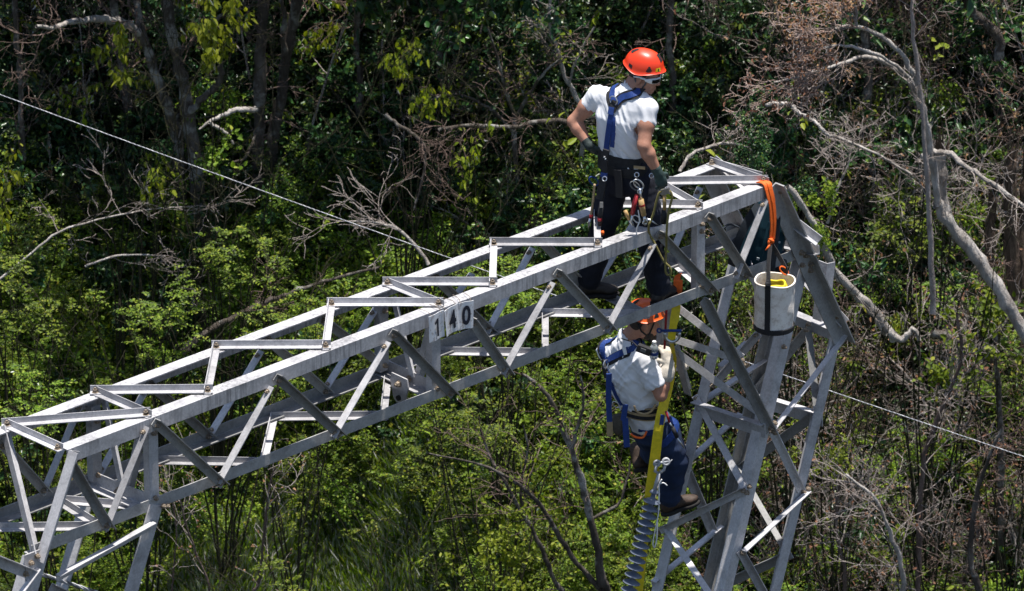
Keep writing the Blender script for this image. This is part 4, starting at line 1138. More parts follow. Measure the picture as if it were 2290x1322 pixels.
class Solid:
    """signed-distance field on a grid; each added form blends smoothly into what is there"""
    def __init__(self, lo, hi, h):
        self.lo = np.array(lo, float); self.h = h
        self.n = np.maximum(4, np.ceil((np.array(hi, float) - self.lo) / h).astype(int) + 1)
        self.d = np.full(self.n, 1.0, np.float32)
    def _box(self, lo, hi, pad):
        a = np.clip(np.floor((np.array(lo) - pad - self.lo) / self.h).astype(int), 0, self.n - 1)
        b = np.clip(np.ceil((np.array(hi) + pad - self.lo) / self.h).astype(int) + 1, 1, self.n)
        if np.any(b <= a): return None, None
        ax = [self.lo[k] + self.h * np.arange(a[k], b[k]) for k in range(3)]
        g = np.stack(np.meshgrid(*ax, indexing='ij'), -1)
        return tuple(slice(a[k], b[k]) for k in range(3)), g
    def _put(self, sl, d, k, cut=False):
        e = self.d[sl]
        if cut:
            d = -d
            if k > 0:
                hh = np.clip(0.5 - 0.5 * (d - e) / k, 0, 1); self.d[sl] = d + (e - d) * hh + k * hh * (1 - hh)
            else: self.d[sl] = np.maximum(e, d)
        elif k > 0:
            hh = np.clip(0.5 + 0.5 * (d - e) / k, 0, 1); self.d[sl] = d + (e - d) * hh - k * hh * (1 - hh)
        else:
            self.d[sl] = np.minimum(e, d)
    def cone(self, a, b, ra, rb, k=0.015, cut=False):
        a = np.array(a, float); b = np.array(b, float); r = max(ra, rb)
        sl, g = self._box(np.minimum(a, b) - r, np.maximum(a, b) + r, 0.05 + k)
        if sl is None: return self
        ab = b - a; t = np.clip(((g - a) @ ab) / max(1e-9, ab @ ab), 0, 1)
        self._put(sl, np.linalg.norm(g - a - t[..., None] * ab, axis=-1) - (ra + (rb - ra) * t), k, cut)
        return self
    def chain(self, pts, rs, k=0.015):
        for i in range(len(pts) - 1): self.cone(pts[i], pts[i + 1], rs[i], rs[i + 1], k)
        return self
    def ell(self, c, axes, r, k=0.015, cut=False):
        c = np.array(c, float); A = np.array([list(x) for x in axes], float); r = np.array(r, float); R = r.max()
        sl, g = self._box(c - R, c + R, 0.05 + k)
        if sl is None: return self
        q = (g - c) @ A.T
        k0 = np.linalg.norm(q / r, axis=-1); k1 = np.linalg.norm(q / (r * r), axis=-1)
        self._put(sl, k0 * (k0 - 1) / np.maximum(k1, 1e-6), k, cut)
        return self
    def loft(self, rings, R, F, k=0.02, grow=0.0):
        """rings: (centre, half width, half depth) from low to high; R and F are the cross axes"""
        C = np.array([list(r[0]) for r in rings], float)
        hw = np.array([r[1] for r in rings]) + grow; hd = np.array([r[2] for r in rings]) + grow
        R = np.array(R, float); F = np.array(F, float)
        m = max(hw.max(), hd.max())
        sl, g = self._box(C.min(0) - m, C.max(0) + m, 0.05 + k)
        ax = C[-1] - C[0]; L = np.linalg.norm(ax); ax = ax / L
        s = (g - C[0]) @ ax; st = (C - C[0]) @ ax
        sc = np.clip(s, 0, L)
        cx = np.stack([np.interp(sc, st, C[:, j]) for j in range(3)], -1)
        w = np.interp(sc, st, hw); dd = np.interp(sc, st, hd)
        q = g - cx
        x, y = q @ R / w, q @ F / dd
        e = np.where(s < 0, -s, np.where(s > L, s - L, 0)) / (0.55 * np.minimum(w, dd))
        self._put(sl, (np.sqrt((np.abs(x) ** 2.3 + np.abs(y) ** 2.3) ** (2 / 2.3) + e * e) - 1) * np.minimum(w, dd), k)
        return self
    def cutplane(self, p, n):
        """remove everything on the side the normal points to"""
        ax = [self.lo[k] + self.h * np.arange(self.n[k]) for k in range(3)]
        g = np.stack(np.meshgrid(*ax, indexing='ij'), -1)
        self.d = np.maximum(self.d, ((g - np.array(p)) @ np.array(n)).astype(np.float32))
        return self
    def mesh(self, name, wob=None):
        d = self.d; n = self.n
        d = d.copy()
        d[0] = d[-1] = np.maximum(d[0], .01); d[:, 0] = np.maximum(d[:, 0], .01); d[:, -1] = np.maximum(d[:, -1], .01); d[:, :, 0] = np.maximum(d[:, :, 0], .01); d[:, :, -1] = np.maximum(d[:, :, -1], .01); d[-1] = np.maximum(d[-1], .01)
        ins = d < 0
        c8 = [ins[i:n[0] - 1 + i, j:n[1] - 1 + j, k:n[2] - 1 + k] for i in (0, 1) for j in (0, 1) for k in (0, 1)]
        cnt = sum(c.astype(np.int8) for c in c8)
        act = (cnt > 0) & (cnt < 8)
        idx = np.full(act.shape, -1, np.int64); cells = np.argwhere(act); idx[act] = np.arange(len(cells))
        acc = np.zeros((len(cells), 3)); num = np.zeros(len(cells))
        corners = [(i, j, k) for i in (0, 1) for j in (0, 1) for k in (0, 1)]
        for a in range(8):
            for b in range(a + 1, 8):
                ca, cb = np.array(corners[a]), np.array(corners[b])
                if abs(ca - cb).sum() != 1: continue
                da = d[tuple((cells + ca).T)]; db = d[tuple((cells + cb).T)]
                m = (da < 0) != (db < 0)
                t = np.where(m, da / np.where(m, da - db, 1), 0)
                acc[m] += (ca + (cb - ca) * t[:, None])[m]; num[m] += 1
        v = self.lo + self.h * (cells + acc / np.maximum(num, 1)[:, None])
        F_ = []
        for ax in range(3):
            o1, o2 = [(1, 2), (2, 0), (0, 1)][ax]
            sl0 = [slice(None)] * 3; sl1 = [slice(None)] * 3
            sl0[ax] = slice(0, -1); sl1[ax] = slice(1, None)
            a, b = ins[tuple(sl0)], ins[tuple(sl1)]
            e = np.argwhere(a != b)
            e = e[(e[:, o1] > 0) & (e[:, o2] > 0) & (e[:, o1] < n[o1] - 1) & (e[:, o2] < n[o2] - 1)]
            u = np.zeros(3, int); u[o1] = 1; w = np.zeros(3, int); w[o2] = 1
            q = np.stack([idx[tuple((e - u - w).T)], idx[tuple((e - w).T)], idx[tuple(e.T)], idx[tuple((e - u).T)]], 1)
            fl = a[tuple(e.T)]
            q[~fl] = q[~fl][:, ::-1]
            F_.append(q)
        f = np.concatenate(F_); f = f[(f >= 0).all(1)]
        # one light smoothing pass takes the grid out of the surface
        for _ in range(2):
            s = np.zeros_like(v); c = np.zeros(len(v))
            for k in range(4):
                np.add.at(s, f[:, k], v[f[:, (k + 1) % 4]]); np.add.at(c, f[:, k], 1)
            v = v * 0.5 + 0.5 * s / np.maximum(c, 1)[:, None]
        me = np_mesh(name, v, f)
        me.polygons.foreach_set('use_smooth', [True] * len(me.polygons))
        if wob: wobble(me, wob)
        return me

def wobble(me, wob):
            nv = len(me.vertices); v = np.empty(nv * 3, np.float32); me.vertices.foreach_get('co', v); v = v.reshape(-1, 3)
            buf = np.empty(len(v) * 3, np.float32); me.vertices.foreach_get('normal', buf); nn = buf.reshape(-1, 3)
            v = v + nn * np.array([wob(p) for p in v])[:, None]
            me.vertices.foreach_set('co', v.astype(np.float32).ravel()); me.update()
            return me

def bvh_of(me):
    return BVHTree.FromPolygons([tuple(v.co) for v in me.vertices], [tuple(p.vertices) for p in me.polygons])

def attach(name, me, mat, parent, smooth=False):
    """world-space mesh -> part of a thing"""
    base = parent.location if parent.parent is None else parent.parent.location
    me.transform(Matrix.Translation(-base))
    o = link(name, me, mat)
    o.parent = parent
    if smooth: me.polygons.foreach_set('use_smooth', [True] * len(me.polygons))
    return o
def amb(mb, name, mat, parent, smooth=False):
    return attach(name, mesh(name, mb.v, mb.f), mat, parent, smooth)

def ribbon(pts, width, thick, bvh=None, off=0.004, normals=None, n=5, lift=None):
    """flat webbing along a line; lies on a surface when one is given"""
    P = smooth_line(pts, n)
    m_ = len(P); Nn = []
    for i, p in enumerate(P):
        if bvh:
            loc, nr, _, dist = bvh.find_nearest(p)
            Nn.append(nr); P[i] = loc + nr * (off + (lift[min(i, len(lift) - 1)] if lift else 0))
        else:
            Nn.append(Vector(normals[min(int(i / n), len(normals) - 1)]) if isinstance(normals, list) else Vector(normals))
    mb = MB(); vs = []
    for i, p in enumerate(P):
        t = (P[min(i + 1, m_ - 1)] - P[max(i - 1, 0)]).normalized()
        nr = Nn[i]; nr = (nr - t * nr.dot(t)).normalized(); s = t.cross(nr)
        w = width[min(i * (len(width) - 1) // max(1, m_ - 1), len(width) - 1)] if hasattr(width, '__len__') else width
        vs += [p - s * w / 2 - nr * thick / 2, p + s * w / 2 - nr * thick / 2, p + s * w / 2 + nr * thick / 2, p - s * w / 2 + nr * thick / 2]
    fs = []
    for i in range(m_ - 1):
        for k in range(4): fs.append((4 * i + k, 4 * i + (k + 1) % 4, 4 * i + 4 + (k + 1) % 4, 4 * i + 4 + k))
    fs += [(3, 2, 1, 0), tuple(4 * (m_ - 1) + k for k in range(4))]
    return mb.add(vs, fs)

def on_mesh(bvh, px, py, fallback=None):
    loc, nr, _, _ = bvh.ray_cast(CAM, ray(px, py))
    if loc is None:
        loc, nr, _, _ = bvh.find_nearest(at_y(px, py, fallback))
    return loc

# ---- cloth, skin and gear materials
def skin_mat():
    m, nt, b = new_mat('skin')
    n1 = noise(nt, 9, 4, 0.6); n2 = noise(nt, 60, 4, 0.7)
    c = ramp(nt, n1, [(0.3, (0.37, 0.165, 0.105)), (0.7, (0.50, 0.25, 0.165))])
    c = mixc(nt, 0.25, c, ramp(nt, n2, [(0.35, (0.30, 0.125, 0.08)), (0.65, (0.54, 0.30, 0.21))]))
    nt.links.new(c, b.inputs['Base Color'])
    b.inputs['Roughness'].default_value = 0.5
    b.inputs['Subsurface Weight'].default_value = 0.0
    bump(nt, b, n2, 0.15, 0.003)
    return m
M_SKIN = skin_mat()
def cloth_mat(name, lo, hi, sc=5.0, bd=0.02, bs=0.5, rough=0.9, stretch=(1, 1, .35), rot=(0.3, 0.6, 0.2)):
    m, nt, b = new_mat(name)
    n1 = noise(nt, sc, 4, 0.55, stretch=stretch, rot=rot)
    n2 = noise(nt, 160, 2, 0.5)
    nt.links.new(ramp(nt, noise(nt, 3, 4, .6), [(0.3, lo), (0.7, hi)]), b.inputs['Base Color'])
    b.inputs['Roughness'].default_value = rough
    b.inputs['Specular IOR Level'].default_value = 0.15
    b.inputs['Sheen Weight'].default_value = 0.03
    bump(nt, b, n1, bs, bd)
    return m
M_SHIRT = cloth_mat('white_cotton', (0.70, 0.70, 0.73), (0.82, 0.82, 0.84), 9, 0.015, 0.3)
M_NAVY = cloth_mat('navy_work_cloth', (0.010, 0.011, 0.016), (0.022, 0.024, 0.036), 9, 0.03, 0.8)
M_JEAN = cloth_mat('dark_denim', (0.012, 0.020, 0.046), (0.028, 0.044, 0.092), 9, 0.03, 0.8)
M_BLUE = simple('blue_webbing', (0.010, 0.042, 0.20), 0.7, 0, 0.25, 90, 0.3, 0.002)
M_BLACK = simple('black_webbing', (0.012, 0.012, 0.014), 0.75, 0, 0.4, 70, 0.4, 0.003)
M_PAD = simple('black_padding', (0.018, 0.018, 0.02), 0.85, 0, 0.5, 40, 0.6, 0.006)
M_BOOT = simple('brown_boot_leather', (0.045, 0.026, 0.016), 0.7, 0, 0.5, 40, 0.5, 0.006)
M_BOOT_DK = simple('dark_boot_leather', (0.022, 0.017, 0.014), 0.6, 0, 0.4, 40, 0.4, 0.005)
M_SOLE = simple('boot_sole', (0.015, 0.013, 0.012), 0.9)
M_ORANGE = simple('orange_helmet_shell', (0.80, 0.048, 0.012), 0.36, 0, 0.06, 6, 0.02, 0.001)
M_ORANGE2 = simple('worn_orange_helmet_shell', (0.74, 0.11, 0.015), 0.35, 0, 0.12, 8, 0.04, 0.001)
M_GLOVE_W = simple('pale_leather_glove', (0.52, 0.47, 0.40), 0.8, 0, 0.22, 22, 0.6, 0.008)
M_GLOVE_B = simple('dark_glove', (0.018, 0.030, 0.028), 0.75, 0, 0.4, 30, 0.5, 0.006)
M_GLOVE_G = simple('grey_green_glove', (0.030, 0.055, 0.050), 0.75, 0, 0.4, 30, 0.5, 0.006)
M_METAL = simple('bright_metal', (0.62, 0.63, 0.65), 0.28, 0.9, 0.12, 40)
M_RED = simple('red_grip', (0.32, 0.015, 0.02), 0.45, 0, 0.2, 30)
M_BAMBOO = simple('wood_handle', (0.42, 0.27, 0.11), 0.55, 0, 0.3, 30, 0.3, 0.003, (1, 1, .2))
M_ROPE = simple('olive_rope', (0.20, 0.17, 0.05), 0.85, 0, 0.4, 120, 0.8, 0.006)
M_WHITEP = simple('white_plastic', (0.78, 0.78, 0.78), 0.35, 0, 0.05, 20)
M_LENS = simple('dark_lens', (0.008, 0.008, 0.009), 0.08, 0, 0.1, 5, 0, 0)
M_GREY = simple('grey_strap', (0.10, 0.105, 0.11), 0.7, 0, 0.2, 60)
M_HAIR = simple('cropped_dark_hair', (0.045, 0.030, 0.022), 0.85, 0, 0.5, 160, 0.8, 0.004)
M_YELLOW = simple('yellow_webbing', (0.72, 0.55, 0.012), 0.65, 0, 0.14, 40, 0.4, 0.003)
M_ORWEB = simple('orange_webbing', (0.80, 0.13, 0.012), 0.65, 0, 0.16, 50, 0.4, 0.003)
M_TAN = simple('tan_leather', (0.36, 0.26, 0.14), 0.7, 0, 0.25, 30, 0.4, 0.004)
M_STICK = simple('yellow_sticker', (0.75, 0.50, 0.01), 0.5, 0, 0.05, 20)

def hand(S, wrist, along, back, side, s=1.0, curl=(0.5, 0.7, 0.5), spread=0.10, thumb=(0.6, 0.5)):
    """palm, four jointed fingers of unequal length and a thumb from the side of the palm. along: wrist to knuckles, back: back of the hand, side: thumb side"""
    W_ = np.array(wrist, float); a = unit(np.array(along, float)); b = np.array(back, float); b = unit(b - a * (b @ a)); c = np.array(side, float); c = unit(c - a * (c @ a) - b * (c @ b))
    S.ell(W_ + a * .052 * s, (a, b, c), (.056 * s, .019 * s, .044 * s), .01)
    S.cone(W_ - a * .01, W_ + a * .03 * s, .030 * s, .028 * s, .012)
    for i, (o, L) in enumerate(((.030, .074), (.010, .083), (-.011, .077), (-.030, .060))):
        p = W_ + a * (.090 - .004 * abs(i - 1)) * s + c * o * s + b * .002
        d = unit(a + c * (o / .03) * spread); ang = 0.0
        seg = (L * .45 * s, L * .32 * s, L * .26 * s); r = .0105 * s if i < 3 else .009 * s
        S.cone(p - a * .028 * s, p, r * 1.1, r * 1.08, .006)
        for j in range(3):
            ang += curl[j]
            dd = d * math.cos(ang) - b * math.sin(ang)
            q = p + dd * seg[j]
            S.cone(p, q, r * (1.02 - .06 * j), r * (.96 - .07 * j), .003)
            p = q
    p = W_ + a * .022 * s + c * .030 * s - b * .004
    d1 = unit(a * .55 + c * .75 - b * thumb[0] * .5); q = p + d1 * .042 * s
    S.cone(p, q, .016 * s, .0125 * s, .01)
    d2 = unit(a * .85 + c * .25 - b * thumb[1]); r_ = q + d2 * .033 * s
    S.cone(q, r_, .0125 * s, .011 * s, .004); S.cone(r_, r_ + unit(d2 + a * .2 - b * .2) * .025 * s, .011 * s, .009 * s, .004)

def head(S, c, F, Uv, R, neck0, s=1.0, jaw=1.0, beard=0.0):
    c = np.array(c); F = np.array(F); Uv = np.array(Uv); R = np.array(R)
    L = lambda r, f, u: c + (R * r + F * f + Uv * u) * s
    ax = (R, F, Uv)
    S.ell(L(0, -.008, .035), ax, np.array([.077, .099, .092]) * s, .01)
    S.ell(L(0, .034, -.04), ax, np.array([.062, .064, .082]) * s, .02)
    S.ell(L(0, .058, -.100), ax, np.array([.040, .038, .030]) * s * jaw, .02)
    for g in (-1, 1):
        S.ell(L(.045 * g, .052, -.03), ax, np.array([.026, .034, .034]) * s, .02)
        S.ell(L(.052 * g, .005, -.075), ax, np.array([.018, .045, .030]) * s, .02)
        S.ell(L(.032 * g, .094, .000), ax, np.array([.017, .014, .012]) * s, .008, cut=True)
        S.ell(L(.031 * g, .082, -.001), ax, np.array([.013, .012, .010]) * s, .003)
        S.ell(L(.081 * g, -.012, -.012), (R * .95 - F * .3 * g, F * .95 + R * .3 * g, Uv), np.array([.008, .021, .033]) * s, .006)
    S.ell(L(0, .082, .022), ax, np.array([.055, .018, .014]) * s, .015)
    S.cone(L(0, .094, .005), L(0, .118, -.034), .010 * s, .015 * s, .01)
    for g in (-1, 1): S.ell(L(.014 * g, .105, -.038), ax, np.array([.010, .012, .009]) * s, .006)
    S.ell(L(0, .094, -.066), ax, np.array([.026, .012, .007]) * s, .006)
    S.ell(L(0, .092, -.079), ax, np.array([.023, .012, .008]) * s, .006)
    S.cone(L(0, -.018, -.045), neck0, .060 * s, .066, .03)
    S.cone(L(0, -.045, -.02), np.array(neck0) - F * .01, .052 * s, .062, .03)

def helmet(parent, c, F, Uv, R, mat, s=1.0, sticker=True):
    """climbing-style shell: domed, short peak, low nape, raised ridge, side vents"""
    c, F, Uv, R = [Vector(x) for x in (c, F, Uv, R)]
    n, m = 56, 18
    def rim(a):                                     # rim height by bearing (0 = front)
        return (0.002 + 0.012 * math.cos(2 * a) - 0.012 * max(0, -math.cos(a)) - 0.018 * math.exp(-((abs(a) - 1.75) / .45) ** 2)) * s
    def pt(a, t, o=0.0):
        """t 0 at the crown, 1 at the rim"""
        zr = rim(a); H = 0.135 * s
        th = t * math.pi / 2
        zz = zr + (H - zr) * math.cos(th)
        f = math.sin(th) ** 0.80
        fa = (0.150 if math.cos(a) > 0 else 0.152) * s; ra = 0.124 * s
        flare = 0.010 * s * max(0, (t - .9) / .1) ** 2
        peak = 0.013 * s * max(0, math.cos(a)) ** 6 * max(0, (t - .82) / .18)
        ridge = 0.006 * s * math.exp(-(math.sin(a) * f / .22) ** 2) if True else 0
        x = R * math.sin(a) * (ra * f + flare + o) + F * math.cos(a) * (fa * f + flare + peak + o)
        return c + x + Uv * (zz + o * math.cos(th) + ridge * math.cos(th) - peak * .25)
    def shell(o, t0=0.0, t1=1.0):
        vs = [pt(-math.pi + 2 * math.pi * k / n, t0 + (t1 - t0) * j / m, o) for j in range(m + 1) for k in range(n)]
        fs = [(j * n + k, j * n + (k + 1) % n, (j + 1) * n + (k + 1) % n, (j + 1) * n + k) for j in range(m) for k in range(n)]
        return vs, fs
    mb = MB(); v1, f1 = shell(0.0, .002); mb.add(v1, [f[::-1] for f in f1]); v2, f2 = shell(-0.006 * s, .002); b = len(mb.v); mb.add(v2, f2)
    off = m * n
    mb.add([], []); mb.f += [(off + k, off + (k + 1) % n, b + off + (k + 1) % n, b + off + k) for k in range(n)]
    h = amb(mb, 'helmet', mat, parent, True)
    def patch(a0, a1, t0, t1, mat_, name, k1=6, k2=4, o=0.0025):
        q = MB()
        vs = [pt(a0 + (a1 - a0) * i / k1, t0 + (t1 - t0) * j / k2, o * s) for j in range(k2 + 1) for i in range(k1 + 1)]
        q.add(vs, [(j * (k1 + 1) + i, j * (k1 + 1) + i + 1, (j + 1) * (k1 + 1) + i + 1, (j + 1) * (k1 + 1) + i) for j in range(k2) for i in range(k1)])
        x = amb(q, name, mat_, parent, True); x.parent = h; return x
    # dark tape strips over the crown and black vent covers low on the sides
    for g in (-1, 1):
        patch(g * 0.05, g * 0.30, .30, .62, M_BLACK, 'tape_strip')
        patch(g * 2.60, g * 2.95, .22, .50, M_BLACK, 'tape_strip')
        for i in range(3):
            w = .15 - .045 * i
            patch(g * 1.12 - w, g * 1.12 + w, .90 - .06 * i, .84 - .06 * i, M_BLACK, 'vent_cover', 4, 2)
        patch(g * 2.15 - .12, g * 2.15 + .12, .80, .90, M_BLACK, 'vent_cover', 4, 3)
    if sticker:
        patch(.42, .74, .80, .93, M_STICK, 'sticker', 6, 4, .002)
        patch(.54, .61, .83, .91, M_BLACK, 'sticker_print', 3, 3, .0035)
    return h

def boot(parent, ankle, toe, mat, up=(0, 0, 1), s=1.0, sole=M_SOLE):
    """work boot: shaft, rounded toe cap, welted sole with heel"""
    A = np.array(ankle, float); T = np.array(toe, float); u = np.array(up, float)
    f = T - A; f = unit(f - u * (f @ u)); r = np.cross(f, u)
    S = Solid(A - .22 * s - f * 0.02 + f * .05, A + .26 * s, .007)
    L = lambda a, b, c: A + (f * a + r * b + u * c) * s
    S.cone(L(-.01, 0, .06), L(-.015, 0, -.02), .056 * s, .054 * s, .02)
    S.ell(L(-.03, 0, -.05), (f, r, u), (.055 * s, .042 * s, .045 * s), .02)
    S.ell(L(.06, 0, -.045), (f, r, u), (.10 * s, .043 * s, .040 * s), .02)
    S.ell(L(.135, 0, -.058), (f, r, u), (.065 * s, .052 * s, .032 * s), .015)
    S.cutplane(L(0, 0, -.088), -u)
    b = attach('boot', S.mesh('boot'), mat, parent)
    S2 = Solid(A - .22 * s + f * .05, A + .26 * s, .007)
    S2.ell(L(.125, 0, -.085), (f, r, u), (.085 * s, .060 * s, .05 * s), 0); S2.ell(L(-.01, 0, -.085), (f, r, u), (.085 * s, .050 * s, .05 * s), .03)
    S2.cutplane(L(0, 0, -.082), u); S2.cutplane(L(0, 0, -.112), -u)
    x = attach('sole', S2.mesh('sole'), sole, parent); x.parent = b
    mb = MB()
    for k in range(4):                              # laces
        p = L(.035 + .022 * k, 0, -.004 - .010 * k); 
        mb.tube([p - r * .03 * s - u * .012, p + u * .004, p + r * .03 * s - u * .012], .0035 * s, 5)
    x = amb(mb, 'laces', M_TAN if mat is M_BOOT else M_BLACK, parent); x.parent = b
    return b

def ring(mb, c, n, r, t, k=16, sx=1.0):
    """closed metal ring"""
    n = Vector(n).normalized(); x = n.orthogonal().normalized(); y = n.cross(x)
    pts = [Vector(c) + x * math.cos(2 * math.pi * i / k) * r * sx + y * math.sin(2 * math.pi * i / k) * r for i in range(k + 1)]
    return mb.tube(pts, t, 6, cap=False)
# ================================================================== standing worker
def worker_one():
    y0 = 1.22
    J = lambda px, py, dy=0.0: at_y(px, py, y0 + dy)
    R = Vector((0.90, -0.43, 0)).normalized(); F = Vector((0.43, 0.90, 0)).normalized()
    lank = on_plane(1318, 664, NB + Z * .012, Z) + Z * .15
    rank = on_plane(1474, 680, NB + Z * .012, Z) + Z * .15
    me_o = empty('person', J(1400, 690), 'worker in white T-shirt and bright red-orange helmet standing astride the crossbeam', 'person', 'line workers on the tower')
    hipc = J(1404, 400); lhip = J(1374, 402, .05); rhip = J(1440, 412, -.05)
    waist = J(1390, 345); chest = J(1392, 262, -.01); c7 = J(1412, 196, 0.0)
    lsh = J(1336, 214, .10); rsh = J(1449, 242, -.10)
    lel = J(1283, 272, .12); lwr = J(1316, 322, .02)
    rel = J(1440, 325, -.22); rwr = J(1470, 384, -.20)
    lkn = J(1344, 530, .10); rkn = J(1455, 545, -.10)
    hc = J(1440, 168, 0.02)
    hF = Vector((0.93, -0.26, -0.19)).normalized(); hU = Vector((0.18, -0.05, 0.97)); hU = (hU - hF * hU.dot(hF)).normalized(); hR = hF.cross(hU)
    lo = np.array([min(p[k] for p in (lel, lwr, lank, rank, hc, rwr, rsh)) for k in range(3)]) - .25
    hi = np.array([max(p[k] for p in (lel, lwr, lank, rank, hc, rwr, rsh)) for k in range(3)]) + .25
    up = (c7 - hipc).normalized()
    rings = [(hipc, .165, .12), (hipc.lerp(waist, .6), .16, .115), (waist, .158, .112), (waist.lerp(chest, .5), .178, .122), (chest, .198, .130), (chest.lerp(c7, .45), .19, .115), (chest.lerp(c7, .85), .12, .085)]
    # ---- body: one continuous skin surface
    S = Solid(lo, hi, .0075)
    S.loft(rings, R, F, .02, -.016)
    head(S, hc, hF, hU, hR, c7.lerp(chest, .12), 1.03)
    for sh, el, wr in ((lsh, lel, lwr), (rsh, rel, rwr)):
        S.chain([sh, sh.lerp(el, .45), el], [.058, .058, .048], .02)
        S.chain([el, el.lerp(wr, .3), wr], [.048, .052, .032], .02)
        S.ell(sh.lerp(el, .45) + R * .0, (R, F, Vector((0, 0, 1))), (.058, .06, .07), .03)
    for hp, kn, an in ((lhip, lkn, lank), (rhip, rkn, rank)):
        S.chain([hp, kn, an], [.085, .06, .042], .03)
    for wr, el in ((lwr, lel), (rwr, rel)):
        S.cone(wr, wr + (wr - el).normalized() * .03, .026, .02, .01)
    attach('body', S.mesh('body'), M_SKIN, me_o)
    # ---- T-shirt with short sleeves
    T = Solid(lo, hi, .0075)
    T.loft([(hipc.lerp(waist, .55), .168, .122)] + rings[2:], R, F, .02, .006)
    lse, rse = lsh.lerp(lel, .36), rsh.lerp(rel, .36)
    T.chain([chest.lerp(c7, .55) - R * .1, lsh + up * .0, lse], [.075, .069, .064], .035)
    T.chain([chest.lerp(c7, .55) + R * .1, rsh, rse], [.078, .073, .069], .035)
    T.cone(c7.lerp(chest, .3), c7 + (hc - c7) * .12, .085, .072, .03)
    T.cutplane(lse + (lel - lsh).normalized() * .005, (0, 0, 0)) if False else None
    # hems: slice the sleeves and the collar clean
    for se, el, sh in ((lse, lel, lsh), (rse, rel, rsh)):
        d = (el - sh).normalized()
        T.cone(se + d * .085, se + d * .16, .084, .084, 0, cut=True)
    T.cone(c7 + (hc - c7) * .42, hc, .085, .10, .0, cut=True)
    def wob(p):
        q = Vector(p) - chest
        a = q.dot(R); b = q.z; c = q.dot(F)
        f1 = mnoise.noise(Vector((a * 20 + b * 9, b * 2.2 - a * 2, c * 6)))
        f2 = mnoise.noise(Vector((a * 5 + 3, b * 24 + a * 30, c * 6 + 5)))
        lowr = max(0, min(1, (.06 - b) / .12))
        return 0.009 * (1 - 2 * abs(f1)) - .004 + .009 * (1 - 2 * abs(f2)) * (lowr if a > -.02 else .25)
    shirt = T.mesh('t_shirt')
    sb = bvh_of(shirt)
    wobble(shirt, wob)
    attach('t_shirt', shirt, M_SHIRT, me_o)
    # ---- trousers
    P_ = Solid(lo, hi, .009)
    P_.loft([(hipc - Z * .05, .165, .125), (hipc, .178, .132), (hipc.lerp(waist, .75), .172, .125)], R, F, .03)
    P_.chain([lhip, lhip.lerp(lkn, .55), lkn, lkn.lerp(lank, .45), lank - Z * .005], [.108, .104, .090, .090, .088], .035)
    P_.chain([rhip, rhip.lerp(rkn, .55), rkn, rkn.lerp(rank, .45), rank - Z * .005], [.110, .106, .092, .092, .090], .035)
    def wob2(p): return 0.009 * mnoise.noise(Vector((p[0] * 11, p[1] * 11, p[2] * 20))) + .006 * mnoise.noise(Vector((p[0] * 22, p[1] * 22, p[2] * 6)))
    tr = P_.mesh('trousers', wob2); tb = bvh_of(tr)
    attach('trousers', tr, M_NAVY, me_o)
    boot(me_o, lank - Z * .03, lank + Vector((.3, .02, -.05)), M_BOOT_DK, s=1.08)
    boot(me_o, rank - Z * .03, rank + Vector((.18, .30, -.03)), M_BOOT_DK, s=1.08)
    # ---- gloves with jointed fingers
    G = Solid(np.array(lwr) - .24, np.array(lwr) + .24, .005)
    d = (waist - lwr); d = (d + Vector((0.0, .25, -.30)))
    hand(G, lwr + (lwr - lel).normalized() * .02, unit(np.array(d)), -np.array(F) + np.array([-.6, -.2, .3]), (0, 0, 1), 1.08, (.35, .5, .4))
    G.cone(lwr - (lwr - lel).normalized() * .03, lwr + (lwr - lel).normalized() * .02, .038, .036, .01)
    attach('glove', G.mesh('glove'), M_GLOVE_B, me_o)
    G = Solid(np.array(rwr) - .24, np.array(rwr) + .24, .005)
    fd = (rwr - rel).normalized()
    hand(G, rwr + fd * .015, unit(np.array(fd) + np.array([.05, .05, -.5])), np.array(R) * .8 - np.array(F) * .5, np.array(F) + np.array([0, 0, .2]), 1.1, (.5, .75, .6))
    G.cone(rwr - fd * .03, rwr + fd * .02, .040, .036, .01)
    attach('glove', G.mesh('glove'), M_GLOVE_G, me_o)
    # ---- head gear
    L = lambda r, f, u: hc + (hR * r + hF * f + hU * u) * 1.03
    Hh = Solid(np.array(hc) - .16, np.array(hc) + .16, .0065)
    Hh.ell(L(0, -.012, .038), (hR, hF, hU), (.0815, .1025, .095), 0); Hh.ell(L(0, -.05, -.02), (hR, hF, hU), (.062, .056, .055), .03)
    Hh.cutplane(L(0, .035, 0), hF * .9 - hU * .2)
    attach('hair', Hh.mesh('hair'), M_HAIR, me_o)
    hm = helmet(me_o, L(0, -.014, .066), hF, hU, hR, M_ORANGE, .97)
    # chin strap: Y straps in front of and behind each ear, cup under the chin
    mb = MB()
    for g in (-1, 1):
        chin = L(.012 * g, .060, -.135)
        jn = L(.066 * g, .018, -.075)
        mb.tube([L(.088 * g, .050, .03), L(.078 * g, .036, -.03), jn], .006, 6)
        mb.tube([L(.080 * g, -.062, .02), L(.076 * g, -.030, -.04), jn], .006, 6)
        mb.tube([jn, L(.048 * g, .045, -.110), chin], .0085, 6)
    amb(mb, 'chin_strap', M_GREY, me_o, True)
    # wrap-around sunglasses
    fr = MB(); ln = MB()
    def wrap(a, u, o=0.0): return L((.086 + o) * math.sin(a), .030 + (.080 + o) * math.cos(a), u)
    K = 24; A0 = 1.55
    vs = []
    for i in range(K + 1):
        a = -A0 + 2 * A0 * i / K
        hgt = .021 if abs(a) < 1.0 else .021 - .014 * (abs(a) - 1.0) / .55
        uo = .006
        for u, o in ((uo + hgt, .012), (uo - hgt, .012), (uo - hgt, .003), (uo + hgt, .003)): vs.append(wrap(a, u, o))
